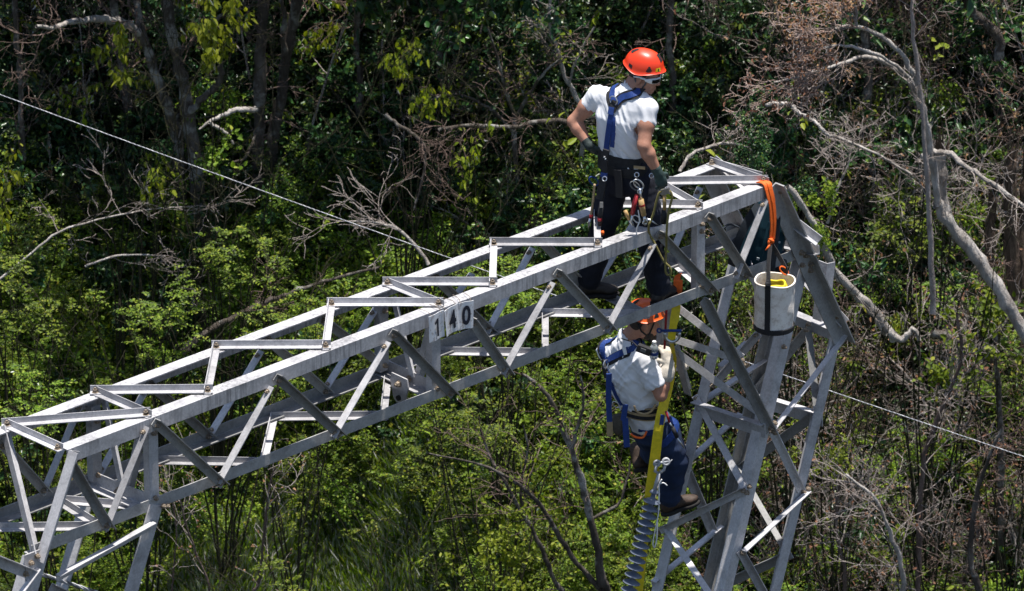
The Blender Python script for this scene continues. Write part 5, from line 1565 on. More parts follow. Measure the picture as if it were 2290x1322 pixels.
    fr.add(vs, [(4 * i + k, 4 * i + 4 + k, 4 * i + 4 + (k + 1) % 4, 4 * i + (k + 1) % 4) for i in range(K) for k in range(4)])
    for g in (-1, 1): fr.tube([wrap(g * A0, .012, .008), L(.092 * g, -.01, .014), L(.088 * g, -.055, .005)], [.009, .0075, .006], 6)
    gl = amb(fr, 'sunglasses', M_WHITEP, me_o, True)
    for g in (-1, 1):
        q = MB(); vs = []
        for i in range(9):
            a = g * (.16 + .82 * i / 8); e = .0155 * (1 - .25 * abs(i / 8 - .5))
            vs += [wrap(a, .004 + e, .0145), wrap(a, .004 - e, .0145)]
        q.add(vs, [(2 * i, 2 * i + 1, 2 * i + 3, 2 * i + 2) for i in range(8)])
        x = amb(q, 'lens', M_LENS, me_o, True); x.parent = gl
    # ---- harness: yoke, back strap and buckles laid on the shirt
    X = lambda px, py: on_mesh(sb, px, py, y0 - .1)
    hz = empty('harness', me_o.location); hz.parent = me_o; hz.location = (0, 0, 0)
    def web(pts, w, mat, th=.005, off=.006, nm='webbing'):
        m_ = ribbon([X(*p) if isinstance(p[0], (int, float)) and len(p) == 2 else Vector(p) for p in pts], w, th, sb, off)
        me = mesh(nm, m_.v, m_.f); me.transform(Matrix.Translation(-me_o.location)); o = link(nm, me, mat); o.parent = hz; return o
    fl = lsh.lerp(c7, .45) + F * .12 + up * -.12; frr = rsh.lerp(c7, .4) + F * .12 - up * .12
    web([(1372, 236), (1366, 218), (1370, 198), tuple(lsh.lerp(c7, .5) + up * .07), tuple(fl)], .074, M_PAD, .007, .004, 'shoulder_pad')
    web([(1374, 240), (1385, 224), (1402, 214), (1422, 210), tuple(rsh.lerp(c7, .45) + up * .08), tuple(frr)], .074, M_PAD, .007, .004, 'shoulder_pad')
    web([(1374, 232), (1370, 216), (1374, 197), tuple(lsh.lerp(c7, .5) + up * .07), tuple(fl)], .044, M_BLUE, .005, .010)
    web([(1378, 232), (1392, 218), (1408, 213), (1424, 208), tuple(rsh.lerp(c7, .45) + up * .08), tuple(frr)], .044, M_BLUE, .005, .010)
    web([(1378, 226), (1374, 238), (1370, 250)], .055, M_BLACK, .010, .014, 'dorsal_pad')
    web([(1371, 240), (1368, 256)], .046, M_BLUE, .010, .02, 'keeper')
    web([(1369, 254), (1365, 275), (1361, 305), (1357, 338)], .044, M_BLUE, .006, .012)
    web([(1373, 262), (1373, 290), (1370, 328)], .034, M_BLUE, .006, .009)
    mb = MB(); c = X(1376, 222); ring(mb, c - F * .03, R * .3 + F, .034, .005); o = amb(mb, 'd_ring', M_METAL, me_o); o.parent = hz
    # belt and hip pad
    def girdle(c, w, mat, grow, nm):
        rr, nn = [], []
        for i in range(41):
            a = 2 * math.pi * i / 40
            nn.append(R * math.cos(a) / .16 + F * math.sin(a) / .12)
            rr.append(c + R * math.cos(a) * (.166 + grow) + F * math.sin(a) * (.120 + grow) - Z * .02 * math.cos(a))
        q = ribbon(rr, w, .010, None, 0, nn, n=1)
        me = mesh(nm, q.v, q.f); me.transform(Matrix.Translation(-me_o.location)); o = link(nm, me, mat); o.parent = hz; return o
    girdle(J(1391, 358), .150, M_PAD, .014, 'hip_belt')
    girdle(J(1394, 366), .055, M_BLACK, .026, 'belt')
    bb = bvh_of(shirt)
    def patch_on(px, py, w, h, mat, nm, off=.034, rot=0):
        p = on_mesh(tb, px, py, y0 - .2); p2 = on_mesh(sb, px, py, y0 - .2)
        p = p if (p - CAM).length < (p2 - CAM).length else p2
        n = -F * .9 + R * .2; n.normalize()
        s = n.cross(Z).normalized() * -1; q = MB().box(p + n * off, s * w / 2, Vector(n) * .004, Z * h / 2)
        o = amb(q, nm, mat, me_o); o.parent = hz
    patch_on(1432, 371, .085, .022, M_TAN, 'belt_label')
    # lanyard pouch and leg straps below the belt
    def hang(pts, w, mat, th=.014, nm='strap', dy=-.16):
        q = ribbon([at_y(px, py, y0 + dy) for px, py in pts], w, th, None, 0, -F)
        me = mesh(nm, q.v, q.f); me.transform(Matrix.Translation(-me_o.location)); o = link(nm, me, mat); o.parent = hz; return o
    hang([(1356, 335), (1352, 360), (1351, 388)], .048, M_BLACK, .02, 'shock_pack', -.17)
    for k in range(3): hang([(1350 + 2.5 * k, 351 + 4 * k), (1353 + 2.5 * k, 352 + 4 * k)], .012, M_WHITEP, .003, 'print', -.184)
    hang([(1351, 386), (1350, 396)], .046, M_BLUE, .02, 'keeper', -.175)
    hang([(1350, 392), (1346, 420), (1340, 445)], .055, M_PAD, .022, 'leg_strap', -.15)
    hang([(1381, 380), (1384, 410), (1385, 442)], .055, M_BLACK, .014, 'leg_strap', -.17)
    for px, py in ((1424, 391), (1457, 393), (1352, 400)):
        mb = MB(); ring(mb, at_y(px, py, y0 - .2), -F * .8 + Z * .4, .017, .004); o = amb(mb, 'd_ring', M_METAL, me_o); o.parent = hz
    return y0, R, F
W1Y, W1R, W1F = worker_one()
# ================================================================== hanging worker on the column
def worker_two():
    foot = f13(1530, 1128, 0.03)
    y0 = foot.y - 0.22
    J = lambda px, py, dy=0.0: at_y(px, py, y0 + dy)
    R = Vector((0.62, -0.78, 0)).normalized(); F = Vector((0.78, 0.62, 0)).normalized()
    me_o = empty('person', foot, 'worker in white T-shirt and worn orange helmet leaning off the column below the crossbeam', 'person', 'line workers on the tower')
    hipc = J(1462, 955, .02); lhip = J(1440, 950, .09); rhip = J(1488, 962, -.04)
    waist = J(1432, 905, 0); chest = J(1402, 832, 0); c7 = J(1402, 755, 0.0)
    lsh = J(1360, 782, .15); rsh = J(1440, 806, -.14)
    rel = J(1478, 884, -.22); rwr = J(1494, 822, -.16)
    lel = J(1440, 850, .36); lwr = J(1500, 820, .30)
    rkn = J(1510, 1035, -.02); rank = J(1497, 1108, .02)
    lkn = J(1462, 1010, .24); lank = J(1440, 1010, .42)
    hc = J(1440, 722, -.01)
    hF = Vector((0.90, 0.25, -0.12)).normalized(); hU = Vector((-0.10, 0.12, 0.98)); hU = (hU - hF * hU.dot(hF)).normalized(); hR = hF.cross(hU)
    allp = (lel, lwr, lank, rank, hc, rwr, rsh, lsh, rel, hipc)
    lo = np.array([min(p[k] for p in allp) for k in range(3)]) - .25; hi = np.array([max(p[k] for p in allp) for k in range(3)]) + .25
    up = (c7 - waist).normalized()
    rings = [(hipc, .16, .115), (hipc.lerp(waist, .6), .158, .115), (waist, .16, .118), (waist.lerp(chest, .5), .178, .125), (chest, .195, .130), (chest.lerp(c7, .45), .188, .115), (chest.lerp(c7, .85), .12, .085)]
    S = Solid(lo, hi, .0075)
    S.loft(rings, R, F, .02, -.016)
    head(S, hc, hF, hU, hR, c7.lerp(chest, .10), 1.03, 1.1)
    for sh, el, wr in ((lsh, lel, lwr), (rsh, rel, rwr)):
        S.chain([sh, sh.lerp(el, .45), el], [.058, .058, .046], .02)
        S.chain([el, el.lerp(wr, .3), wr], [.046, .048, .031], .02)
    for hp, kn, an in ((lhip, lkn, lank), (rhip, rkn, rank)):
        S.chain([hp, kn, an], [.085, .06, .042], .03)
    attach('body', S.mesh('body'), M_SKIN, me_o)
    T = Solid(lo, hi, .0075)
    T.loft([(hipc.lerp(waist, .2), .168, .124)] + rings[2:], R, F, .02, .006)
    lse, rse = lsh.lerp(lel, .45), rsh.lerp(rel, .62)
    T.chain([chest.lerp(c7, .5) - R * .1, lsh, lse], [.075, .076, .074], .035)
    T.chain([chest.lerp(c7, .5) + R * .1, rsh, rse], [.078, .082, .084], .035)
    T.cone(c7.lerp(chest, .3), c7 + (hc - c7) * .10, .085, .075, .03)
    for se, el, sh in ((lse, lel, lsh), (rse, rel, rsh)):
        d = (el - sh).normalized()
        T.cone(se + d * .095, se + d * .16, .092, .09, 0, cut=True)
    T.cone(c7 + (hc - c7) * .40, hc, .088, .10, 0, cut=True)
    def wob(p):
        q = Vector(p) - chest; a = q.dot(R); b = q.z; c = q.dot(F)
        return .009 * (1 - 2 * abs(mnoise.noise(Vector((a * 16 - b * 12, b * 3 + a * 3, c * 6))))) - .004 + .008 * (1 - 2 * abs(mnoise.noise(Vector((a * 6, b * 18 + a * 14, c * 8 + 5)))))
    shirt = T.mesh('t_shirt'); sb = bvh_of(shirt); wobble(shirt, wob)
    attach('t_shirt', shirt, M_SHIRT, me_o)
    P_ = Solid(lo, hi, .009)
    P_.loft([(hipc - Z * .05, .16, .125), (hipc, .172, .130), (hipc.lerp(waist, .4), .165, .122)], R, F, .03)
    P_.chain([lhip, lkn, lkn.lerp(lank, .5), lank], [.108, .092, .085, .082], .035)
    P_.chain([rhip, rhip.lerp(rkn, .55), rkn, rkn.lerp(rank, .45), rank - Z * .01], [.110, .106, .092, .086, .084], .035)
    def wob2(p): return 0.009 * mnoise.noise(Vector((p[0] * 11, p[1] * 11, p[2] * 20))) + .006 * mnoise.noise(Vector((p[0] * 22, p[1] * 22, p[2] * 6)))
    tr = P_.mesh('trousers', wob2); tb = bvh_of(tr)
    attach('trousers', tr, M_JEAN, me_o)
    boot(me_o, rank - Z * .03, rank + Vector((.25, .06, .03)), M_BOOT, up=unit(np.array([-.30, 0, 1.])), s=1.08)
    boot(me_o, at_y(1430, 1022, y0 + .30), at_y(1460, 1030, y0 + .45), M_BOOT, up=unit(np.array([-.2, .45, .85])), s=1.05)
    # ---- pale leather gloves, the right hand closed round a bottle
    fd = (rwr - rel).normalized()
    G = Solid(np.array(rwr) - .24, np.array(rwr) + .24, .005)
    hand(G, rwr + fd * .02, unit(np.array(fd) + np.array([-.45, .0, .05])), np.array([.45, -.75, .35]), np.array([-.3, -.2, .6]), 1.15, (.55, .8, .6), .08, (.3, .9))
    G.cone(rwr - fd * .035, rwr + fd * .03, .056, .040, .012)
    G.cone(rwr - fd * .06, rwr - fd * .03, .062, .060, .008)
    attach('glove', G.mesh('glove'), M_GLOVE_W, me_o)
    G = Solid(np.array(lwr) - .22, np.array(lwr) + .22, .006)
    ld = (lwr - lel).normalized()
    hand(G, lwr, unit(np.array(ld)), (0, 0, 1), (-.2, -1, 0), 1.1, (.7, .9, .6))
    G.cone(lwr - ld * .05, lwr + ld * .02, .055, .04, .012)
    attach('glove', G.mesh('glove'), M_GLOVE_W, me_o)
    # ---- head gear, beard
    L = lambda r, f, u: hc + (hR * r + hF * f + hU * u) * 1.03
    Hh = Solid(np.array(hc) - .17, np.array(hc) + .17, .0065)
    Hh.ell(L(0, -.012, .038), (hR, hF, hU), (.0815, .1025, .095), 0); Hh.ell(L(0, -.05, -.02), (hR, hF, hU), (.062, .056, .055), .03)
    Hh.cutplane(L(0, .035, 0), hF * .9 - hU * .2)
    attach('hair', Hh.mesh('hair'), M_HAIR, me_o)
    Bd = Solid(np.array(hc) - .2, np.array(hc) + .2, .0065)
    Bd.ell(L(0, .062, -.105), (hR, hF, hU), (.050, .045, .042), 0)
    for g in (-1, 1): Bd.ell(L(.052 * g, .020, -.080), (hR, hF, hU), (.022, .045, .036), .02)
    attach('beard', Bd.mesh('beard'), M_HAIR, me_o)
    helmet(me_o, L(0, -.004, .052), hF, hU, hR, M_ORANGE2, .98, False)
    mb = MB()
    for g in (-1, 1):
        chin = L(.012 * g, .060, -.140); jn = L(.068 * g, .018, -.085)
        mb.tube([L(.088 * g, .050, .03), L(.080 * g, .036, -.03), jn], .0065, 6)
        mb.tube([L(.080 * g, -.072, .01), L(.078 * g, -.040, -.045), jn], .0075, 6)
        mb.tube([jn, L(.052 * g, .045, -.120), chin], .009, 6)
    amb(mb, 'chin_strap', M_BLACK, me_o, True)
    # ---- harness
    X = lambda px, py: on_mesh(sb, px, py, y0 - .05)
    hz = empty('harness', (0, 0, 0)); hz.parent = me_o
    def put(q, nm, mat):
        me = mesh(nm, q.v, q.f); me.transform(Matrix.Translation(-me_o.location)); o = link(nm, me, mat); o.parent = hz; return o
    def web(pts, w, mat, th=.005, off=.006, nm='webbing'):
        return put(ribbon([X(*p) if len(p) == 2 else Vector(p) for p in pts], w, th, sb, off), nm, mat)
    fr_ = rsh + F * .10 - up * .14; fl_ = lsh + F * .1 - up * .12
    web([(1356, 812), (1372, 802), (1396, 790), (1418, 780), tuple(rsh.lerp(c7, .4) + up * .09 + F * .04), tuple(fr_)], .074, M_PAD, .007, .004, 'shoulder_pad')
    web([(1354, 815), (1348, 790), (1350, 768), tuple(lsh.lerp(c7, .5) + up * .08), tuple(fl_)], .074, M_PAD, .007, .004, 'shoulder_pad')
    web([(1358, 808), (1374, 798), (1398, 786), (1418, 777), tuple(rsh.lerp(c7, .4) + up * .09 + F * .04), tuple(fr_)], .046, M_BLUE, .005, .010)
    web([(1356, 810), (1350, 790), (1353, 768), tuple(lsh.lerp(c7, .5) + up * .08), tuple(fl_)], .046, M_BLUE, .005, .010)
    web([(1397, 786), (1403, 784)], .058, M_WHITEP, .006, .022, 'reflective_tab')
    web([(1354, 804), (1357, 824), (1362, 842)], .055, M_BLACK, .014, .02, 'dorsal_pad')
    web([(1360, 828), (1366, 850), (1378, 880), (1392, 905)], .045, M_BLUE, .006, .010)
    mb = MB(); ring(mb, X(1352, 812) - F * .04, R + F * .3, .032, .005); o = amb(mb, 'd_ring', M_METAL, me_o); o.parent = hz
    def hang(pts, w, mat, th, nm, dy, nrm=None):
        return put(ribbon([at_y(px, py, y0 + dy) for px, py in pts], w, th, None, 0, nrm or Vector((.1, -1, .1))), nm, mat)
    hang([(1362, 836), (1361, 880), (1362, 920), (1363, 945)], .042, M_BLUE, .014, 'lanyard_strap', -.16)
    hang([(1363, 943), (1364, 975)], .046, M_TAN, .018, 'lanyard_end', -.16)
    # wide belt, black with tan edges
    def girdle(c, w, mat, grow, nm):
        rr, nn = [], []
        for i in range(41):
            a = 2 * math.pi * i / 40
            nn.append(R * math.cos(a) / .16 + F * math.sin(a) / .12)
            rr.append(c + R * math.cos(a) * (.166 + grow) + F * math.sin(a) * (.120 + grow) + 0 * Z)
        q = ribbon(rr, w, .010, None, 0, nn, n=1)
        me = mesh(nm, q.v, q.f); me.transform(Matrix.Translation(-me_o.location)); o = link(nm, me, mat); o.parent = hz; return o
    girdle(J(1434, 908), .105, M_TAN, .014, 'belt_edging')
    girdle(J(1434, 908), .082, M_PAD, .020, 'belt')
    girdle(J(1434, 908), .018, M_TAN, .026, 'belt_strap')
    mb = MB(); mb.tube(smooth_line([at_y(px, py, y0 - .24) for px, py in ((1418, 908), (1424, 920), (1440, 926), (1456, 920), (1466, 905))], 4), .009, 6); o = amb(mb, 'rigging_loop', M_TAN, me_o, True); o.parent = hz
    hang([(1399, 905), (1396, 925), (1394, 940)], .042, M_BLUE, .010, 'hip_strap', -.20)
    hang([(1398, 936), (1400, 970), (1402, 1000)], .046, M_BLUE, .010, 'hip_strap', -.20)
    T2 = lambda px, py: on_mesh(tb, px, py, y0 - .15)
    def tweb(pts, w, mat, nm='leg_loop'):
        return put(ribbon([T2(*p) for p in pts], w, .006, tb, .008), nm, mat)
    tweb([(1404, 958), (1430, 962), (1460, 966), (1478, 968)], .05, M_BLUE)
    tweb([(1478, 995), (1500, 975), (1512, 950), (1514, 930)], .055, M_BLUE)
    return y0, R, F, rwr, fd
W2Y, W2R, W2F, W2WR, W2FD = worker_two()
# ================================================================== loads, tools and lines
def thing_mesh(name, mb, mat, label, cat, base, group=None, smooth=False):
    """a thing made of one mesh"""
    me = mesh(name, mb.v, mb.f); base = Vector(base); me.transform(Matrix.Translation(-base))
    o = link(name, me, mat, smooth=smooth); o.location = base
    return tag(o, label, cat, group)

# ---- number plates wired to the near top chord
def plate_mat():
    m, nt, b = new_mat('enamel_plate')
    n1 = noise(nt, 7, 6, .7); n2 = noise(nt, 18, 5, .75)
    c = ramp(nt, n1, [(0.3, (0.62, 0.63, 0.66)), (0.6, (0.78, 0.78, 0.79))])
    c = mixc(nt, ramp(nt, n2, [(0.52, (0, 0, 0)), (0.66, (.85, .85, .85))]), c, (0.20, 0.12, 0.08))
    nt.links.new(c, b.inputs['Base Color']); b.inputs['Roughness'].default_value = .55
    bump(nt, b, n2, .2, .003)
    return m
M_PLATE = plate_mat()
M_INK = simple('black_numeral_paint', (0.015, 0.017, 0.03), 0.6, 0, 0.4, 40)
def digit_mesh(ch, size):
    cu = bpy.data.curves.new('numeral', 'FONT'); cu.body = ch; cu.size = size; cu.extrude = 0.0006; cu.align_x = 'CENTER'; cu.align_y = 'CENTER'; cu.offset = 0.005; cu.resolution_u = 6
    t = bpy.data.objects.new('numeral', cu); COL.objects.link(t)
    dg = bpy.context.evaluated_depsgraph_get()
    me = bpy.data.meshes.new_from_object(t.evaluated_get(dg))
    bpy.data.objects.remove(t); bpy.data.curves.remove(cu)
    me.materials.clear()
    return me
for ch, (px, py), (w, h), tilt, yaw, lb in (('1', (976, 730), (.150, .205), -.04, .06, 'weathered white plate with numeral 1 wired to the chord'), ('4', (1010, 715), (.150, .205), -.10, .10, 'weathered white plate with numeral 4, middle of three'), ('0', (1041, 705), (.125, .210), .03, -.25, 'tilted white plate with numeral 0, rightmost of three')):
    c = on_plane(px, py, NT + V * .035, V)
    o = empty('number_plate', c, lb, 'number plate', 'number plates on the crossbeam')
    # local x along the beam, local z up, facing outwards
    o.rotation_euler = (Matrix((U, -V, Z)).transposed()).to_euler()
    o.rotation_euler.rotate_axis('Y', tilt); o.rotation_euler.rotate_axis('Z', yaw)
    q = MB(); nseg = 6
    vs = []
    for s in (0, 1):
        for i in range(nseg + 1):
            for j in (0, 1):
                x = -w / 2 + w * i / nseg
                vs.append((x, -.004 * s + .006 * math.sin(i * 1.3 + px) * (.6 if j else 1), -h / 2 + h * j))
    k = 2 * (nseg + 1)
    fs = [(2 * i, 2 * i + 2, 2 * i + 3, 2 * i + 1) for i in range(nseg)] + [(k + 2 * i + 1, k + 2 * i + 3, k + 2 * i + 2, k + 2 * i) for i in range(nseg)]
    fs += [(2 * i, k + 2 * i, k + 2 * i + 2, 2 * i + 2) for i in range(nseg)] + [(2 * i + 1, 2 * i + 3, k + 2 * i + 3, k + 2 * i + 1) for i in range(nseg)]
    fs += [(0, 1, k + 1, k), (2 * nseg, k + 2 * nseg, k + 2 * nseg + 1, 2 * nseg + 1)]
    q.add(vs, fs); p_ = q.build('plate', M_PLATE); p_.parent = o
    me = digit_mesh(ch, .175)
    if ch == '1':
        one = MB(); one.add([(x, y, z) for z in (0, .0012) for x, y in ((-.009, -.062), (.012, -.062), (.012, .062), (-.004, .062), (-.034, .036), (-.027, .022), (-.009, .034))], [(0, 1, 2, 3, 6), (3, 4, 5, 6), (7, 13, 10, 9, 8), (10, 13, 12, 11)] + [(k, 7 + k, 7 + (k + 1) % 7, (k + 1) % 7) for k in range(7)])
        me = mesh('numeral', one.v, one.f)
    me.transform(Matrix.Translation((0, -.0125, -.004)) @ Matrix.Diagonal((.82, 1, 1.12, 1)) @ Matrix.Rotation(math.pi / 2, 4, 'X')); d_ = link('numeral', me, M_INK); d_.parent = o
    wq = MB()
    for sx in (-1, 1):
        wq.tube([(sx * w * .35, -.006, h * .44), (sx * w * .35, .02, h * .60), (sx * w * .35, .06, h * .62), (sx * w * .35 + .01, .13, h * .56)], .0022, 5)
    w_ = wq.build('tie_wire', M_BOLT); w_.parent = o

# ---- the stranded wire running behind the tower, and the cable at the lower left
def stranded(name, label, a, b, r, turns, sag, strands=3, cat='wire'):
    base = a
    o = empty(name, base, label, cat)
    d = (b - a); L_ = d.length; t = d.normalized(); x = t.orthogonal().normalized(); y = t.cross(x)
    N_ = int(L_ * turns * 6)
    for s in range(strands):
        pts = []
        for i in range(N_ + 1):
            f = i / N_; ph = 2 * math.pi * (f * L_ * turns + s / strands)
            pts.append(a - base + d * f - Z * sag * 4 * f * (1 - f) + (x * math.cos(ph) + y * math.sin(ph)) * r * .5)
        q = MB().tube(pts, r * .52, 5); q.build('strand', M_WIRE if s != 1 else M_WIRE2).parent = o
    return o
M_WIRE = simple('pale_stranded_wire', (0.50, 0.50, 0.52), 0.5, 0.1, 0.12, 40)
M_WIRE2 = simple('dark_wire_strand', (0.22, 0.22, 0.23), 0.5, 0.3, 0.2, 40)
stranded('stranded_wire', 'pale twisted wire slanting across the picture behind the tower', at_y(-160, 152, 4.6), at_y(2450, 1075, 4.4), .0045, 26, .05)
stranded('stranded_cable', 'short length of grey twisted steel cable at the lower left corner', lf(-60, 1248) - V * .5, lf(330, 1378) - V * .5, .016, 4.0, .0, cat='cable')

# ---- backpack hanging inside the beam's right end
bc = at_y(1708, 526, on_line(1697, 480, (NT + FT) / 2, U).y - .02)
bp = empty('backpack', bc - Z * .25, 'dark teal backpack hanging inside the right end of the crossbeam', 'backpack')
M_TEAL = cloth_mat('dark_teal_nylon', (0.006, 0.027, 0.042), (0.013, 0.055, 0.08), 12, .015, .5, .6)
M_CHAR = cloth_mat('charcoal_nylon', (0.018, 0.024, 0.032), (0.04, 0.048, 0.06), 12, .015, .5, .7)
bu = Vector((.22, 0, 1)).normalized(); br = Vector((.95, -.30, -.2)); br = (br - bu * br.dot(bu)).normalized(); bf = bu.cross(br)
BS = 1.28
Bp = Solid(np.array(bc) - .42, np.array(bc) + .42, .009)
Q = lambda a, b, c: bc + (br * a + bf * b + bu * c) * BS
Bp.loft([(Q(0, 0, -.22), .16, .115), (Q(0, 0, -.12), .18, .135), (Q(0, 0, .08), .165, .125), (Q(0, 0, .20), .11, .09)], br, bf, .03)
wobp = lambda p: .010 * mnoise.noise(Vector((p[0] * 14, p[1] * 14, p[2] * 9)))
attach('bag', Bp.mesh('bag', wobp), M_TEAL, bp)
for sg in (-1, 1):
    q = Solid(np.array(Q(.10 * sg, -.03, -.1)) - .2, np.array(Q(.10 * sg, -.03, -.1)) + .2, .009)
    q.ell(Q(.14 * sg, 0, -.14), (br, bf, bu), (.05, .085, .11), 0)
    attach('side_pocket', q.mesh('side_pocket', wobp), M_CHAR, bp)
    r_ = ribbon([Q(.055 * sg, -.09, .21), Q(.085 * sg, -.150, .12), Q(.105 * sg, -.165, .0), Q(.115 * sg, -.150, -.12), Q(.125 * sg, -.10, -.2)], .062, .018, None, 0, -bf)
    amb(r_, 'shoulder_strap', M_CHAR, bp)
    r_ = ribbon([Q(.035 * sg, -.126, .14), Q(.04 * sg, -.145, 0), Q(.045 * sg, -.14, -.18)], .02, .006, None, 0, -bf)
    amb(r_, 'piping', M_TEAL, bp)
amb(MB().tube(smooth_line([Q(-.04, -.02, .21), Q(-.03, -.02, .27), Q(0, -.02, .30), Q(.03, -.02, .26), Q(.03, -.02, .21)], 4), .009, 6), 'grab_handle', M_BLACK, bp, True)
amb(ribbon([Q(-.14, -.05, .02), Q(-.2, -.08, .03), Q(-.24, -.10, -.02)], .03, .006, None, 0, Z), 'waist_strap', M_CHAR, bp)
amb(ribbon([Q(.13, -.06, -.15), Q(.2, -.09, -.13), Q(.23, -.10, -.17)], .035, .012, None, 0, Z), 'waist_strap', M_CHAR, bp)
M_LOGO = simple('pale_print', (.30, .34, .36), .6)
for a, b_, w_ in ((.075, -.155, .03), (-.02, -.135, .05)):
    amb(MB().box(Q(a + .05, b_ + .0, .05 if w_ < .04 else -.10), br * w_ * .35, bf * .004, bu * w_ * .2), 'print_mark', M_LOGO, bp)

# ---- orange sling over the chord end and the canvas bucket it carries
sy = on_plane(1722, 430, NT + V * .06, V)
so = empty('orange_sling', nt(1716, 420), 'bright orange webbing sling looped over the crossbeam\'s right end', 'sling')
top = nt(1712, 415)
pp = [top - V * .10 - Z * .05, top - V * .07 + Z * .016, top + V * .0 + Z * .022, top + V * .024 - Z * .03, on_plane(1724, 455, top + V * .04, V), on_plane(1727, 500, top + V * .05, V), on_plane(1724, 536, top + V * .05, V)]
amb(ribbon(pp, [.06, .062, .06, .052, .042, .036, .034], .008, None, 0, [Z, Z, Z + V, V, V, V, V]), 'webbing', M_ORWEB, so)
pp2 = [p + U * .022 + V * .008 for p in pp[1:]]
amb(ribbon(pp2, [.045, .042, .036, .028, .024, .024], .006, None, 0, [Z, Z + V, V, V, V, V]), 'webbing', M_ORWEB, so)
kc = on_plane(1724, 541, top + V * .05, V)
kb = MB(); ring(kb, kc, V, .022, .012, 12); ring(kb, kc + Z * .012, U + Z, .018, .011, 12)
kb.tube([kc + U * .01, kc - U * .04 - Z * .03 + V * .01, kc - U * .06 - Z * .05], [.012, .009, .003], 6)
amb(kb, 'knot', M_ORWEB, so, True)

def canvas_mat():
    m, nt, b = new_mat('stained_canvas')
    n1 = noise(nt, 4, 6, .7); n2 = noise(nt, 14, 6, .75); n3 = noise(nt, 200, 2, .5)
    c = ramp(nt, n1, [(0.3, (0.76, 0.68, 0.60)), (0.65, (0.90, 0.84, 0.77))])
    c = mixc(nt, ramp(nt, n2, [(0.48, (0, 0, 0)), (0.70, (.75, .75, .75))]), c, (0.40, 0.29, 0.20))
    nt.links.new(c, b.inputs['Base Color']); b.inputs['Roughness'].default_value = .95
    bump(nt, b, n2, .3, .012)
    return m
M_CANVAS = canvas_mat()
cp = on_plane(1731, 733, NT + V * .26, V)          # centre of the bucket's bottom
kz = Vector((-.02, 0, 1)).normalized()
bk = empty('canvas_bucket', cp, 'stained white canvas bucket with black straps hanging from the crossbeam', 'bucket')
def bucket_shell(r0, r1, h, inner=False):
    q = MB(); n = 64; m = 20; vs = []
    for j in range(m + 1):
        t = j / m
        for k in range(n):
            a = 2 * math.pi * k / n
            r = r0 + (r1 - r0) * t
            dent = 1 + .020 * math.sin(2 * a + 1.0 + 2.2 * t) + .04 * mnoise.noise(Vector((math.cos(a) * 1.6, math.sin(a) * 1.6, t * 3.5))) + .045 * mnoise.noise(Vector((math.cos(a) * 4, math.sin(a) * 4, t * 4.5 + math.cos(a) * 2))) * (1 - .4 * t)
            vs.append(Vector((math.cos(a) * r * dent, math.sin(a) * r * dent, h * t + .006 * math.sin(3 * a + 1) * t)))
    q.add(vs, [(j * n + k, j * n + (k + 1) % n, (j + 1) * n + (k + 1) % n, (j + 1) * n + k) for j in range(m) for k in range(n)])
    return q
HB = .385; RB0, RB1 = .145, .150
q = bucket_shell(RB0, RB1, HB); q.build('canvas_wall', M_CANVAS, smooth=True).parent = bk
q = bucket_shell(RB0 - .008, RB1 - .008, HB); q.f = [f[::-1] for f in q.f]; q.lathe([(0.0, .01), (RB0, .01)], 32); q.build('canvas_lining', M_CANVAS, smooth=True).parent = bk
q = MB(); q.tube([Vector((math.cos(a) * RB1 * (1 + .020 * math.sin(2 * a + 3.2) + .04 * mnoise.noise(Vector((math.cos(a) * 1.6, math.sin(a) * 1.6, 3.5)))), math.sin(a) * RB1 * (1 + .020 * math.sin(2 * a + 3.2) + .04 * mnoise.noise(Vector((math.cos(a) * 1.6, math.sin(a) * 1.6, 3.5)))), HB + .006 * math.sin(3 * a + 1))) for a in [2 * math.pi * k / 48 for k in range(49)]], .007, 8, cap=False); q.build('rim', M_CANVAS, smooth=True).parent = bk
q = MB(); q.lathe([(0.0, -.004), (RB0 * 1.02, -.004), (RB0 * 1.075, .004), (RB0 * 1.075, .035), (RB0 * 1.04, .040)], 40); q.build('base_band', M_BLACK).parent = bk
for a in (-1.95, 1.0):
    cx, cy = math.cos(a), math.sin(a); nv = Vector((cx, cy, 0))
    pts = [nv * (RB0 * 1.06) + Z * .03, nv * (RB0 * 1.05) + Z * .2, nv * (RB1 * 1.05) + Z * HB]
    ribbon(pts, .042, .006, None, 0, nv).build('strap', M_BLACK).parent = bk
    hook = kc - cp
    tops = [nv * (RB1 * 1.04) + Z * (HB - .01), nv * RB1 * .98 + Z * (HB + .05), (nv * RB1).lerp(hook, .45) + Z * .18, hook + Z * -.02 + nv * .01]
    tops[2] = (nv * RB1 + Z * HB).lerp(hook, .55) + nv * .02
    ribbon(tops, [.042, .04, .036, .03], .008, None, 0, nv).build('handle', M_BLACK).parent = bk
# what shows inside the bucket and the clip at its rim
q = MB()
for k in range(4): q.tube([Vector((math.cos(a) * (.085 - .006 * k) + .01, math.sin(a) * (.085 - .006 * k), HB - .07 + .014 * k + .008 * math.sin(3 * a))) for a in [2 * math.pi * i / 24 for i in range(25)]], .010, 6, cap=False)
me = mesh('rope_coil', q.v, q.f); o = link('rope_coil', me, M_YELLOW, smooth=True); o.location = cp; tag(o, 'coil of yellow rope inside the canvas bucket', 'rope')
q = MB(); cc = cp + Vector((math.cos(1.0), math.sin(1.0), 0)) * RB1 * .9 + Z * (HB + .03)
ring(q, cc, Vector((.3, -1, .2)), .042, .006, 18, .5); thing_mesh('carabiner', q, M_ORWEB, 'orange carabiner clipped to the far rim of the canvas bucket', 'carabiner', cc)

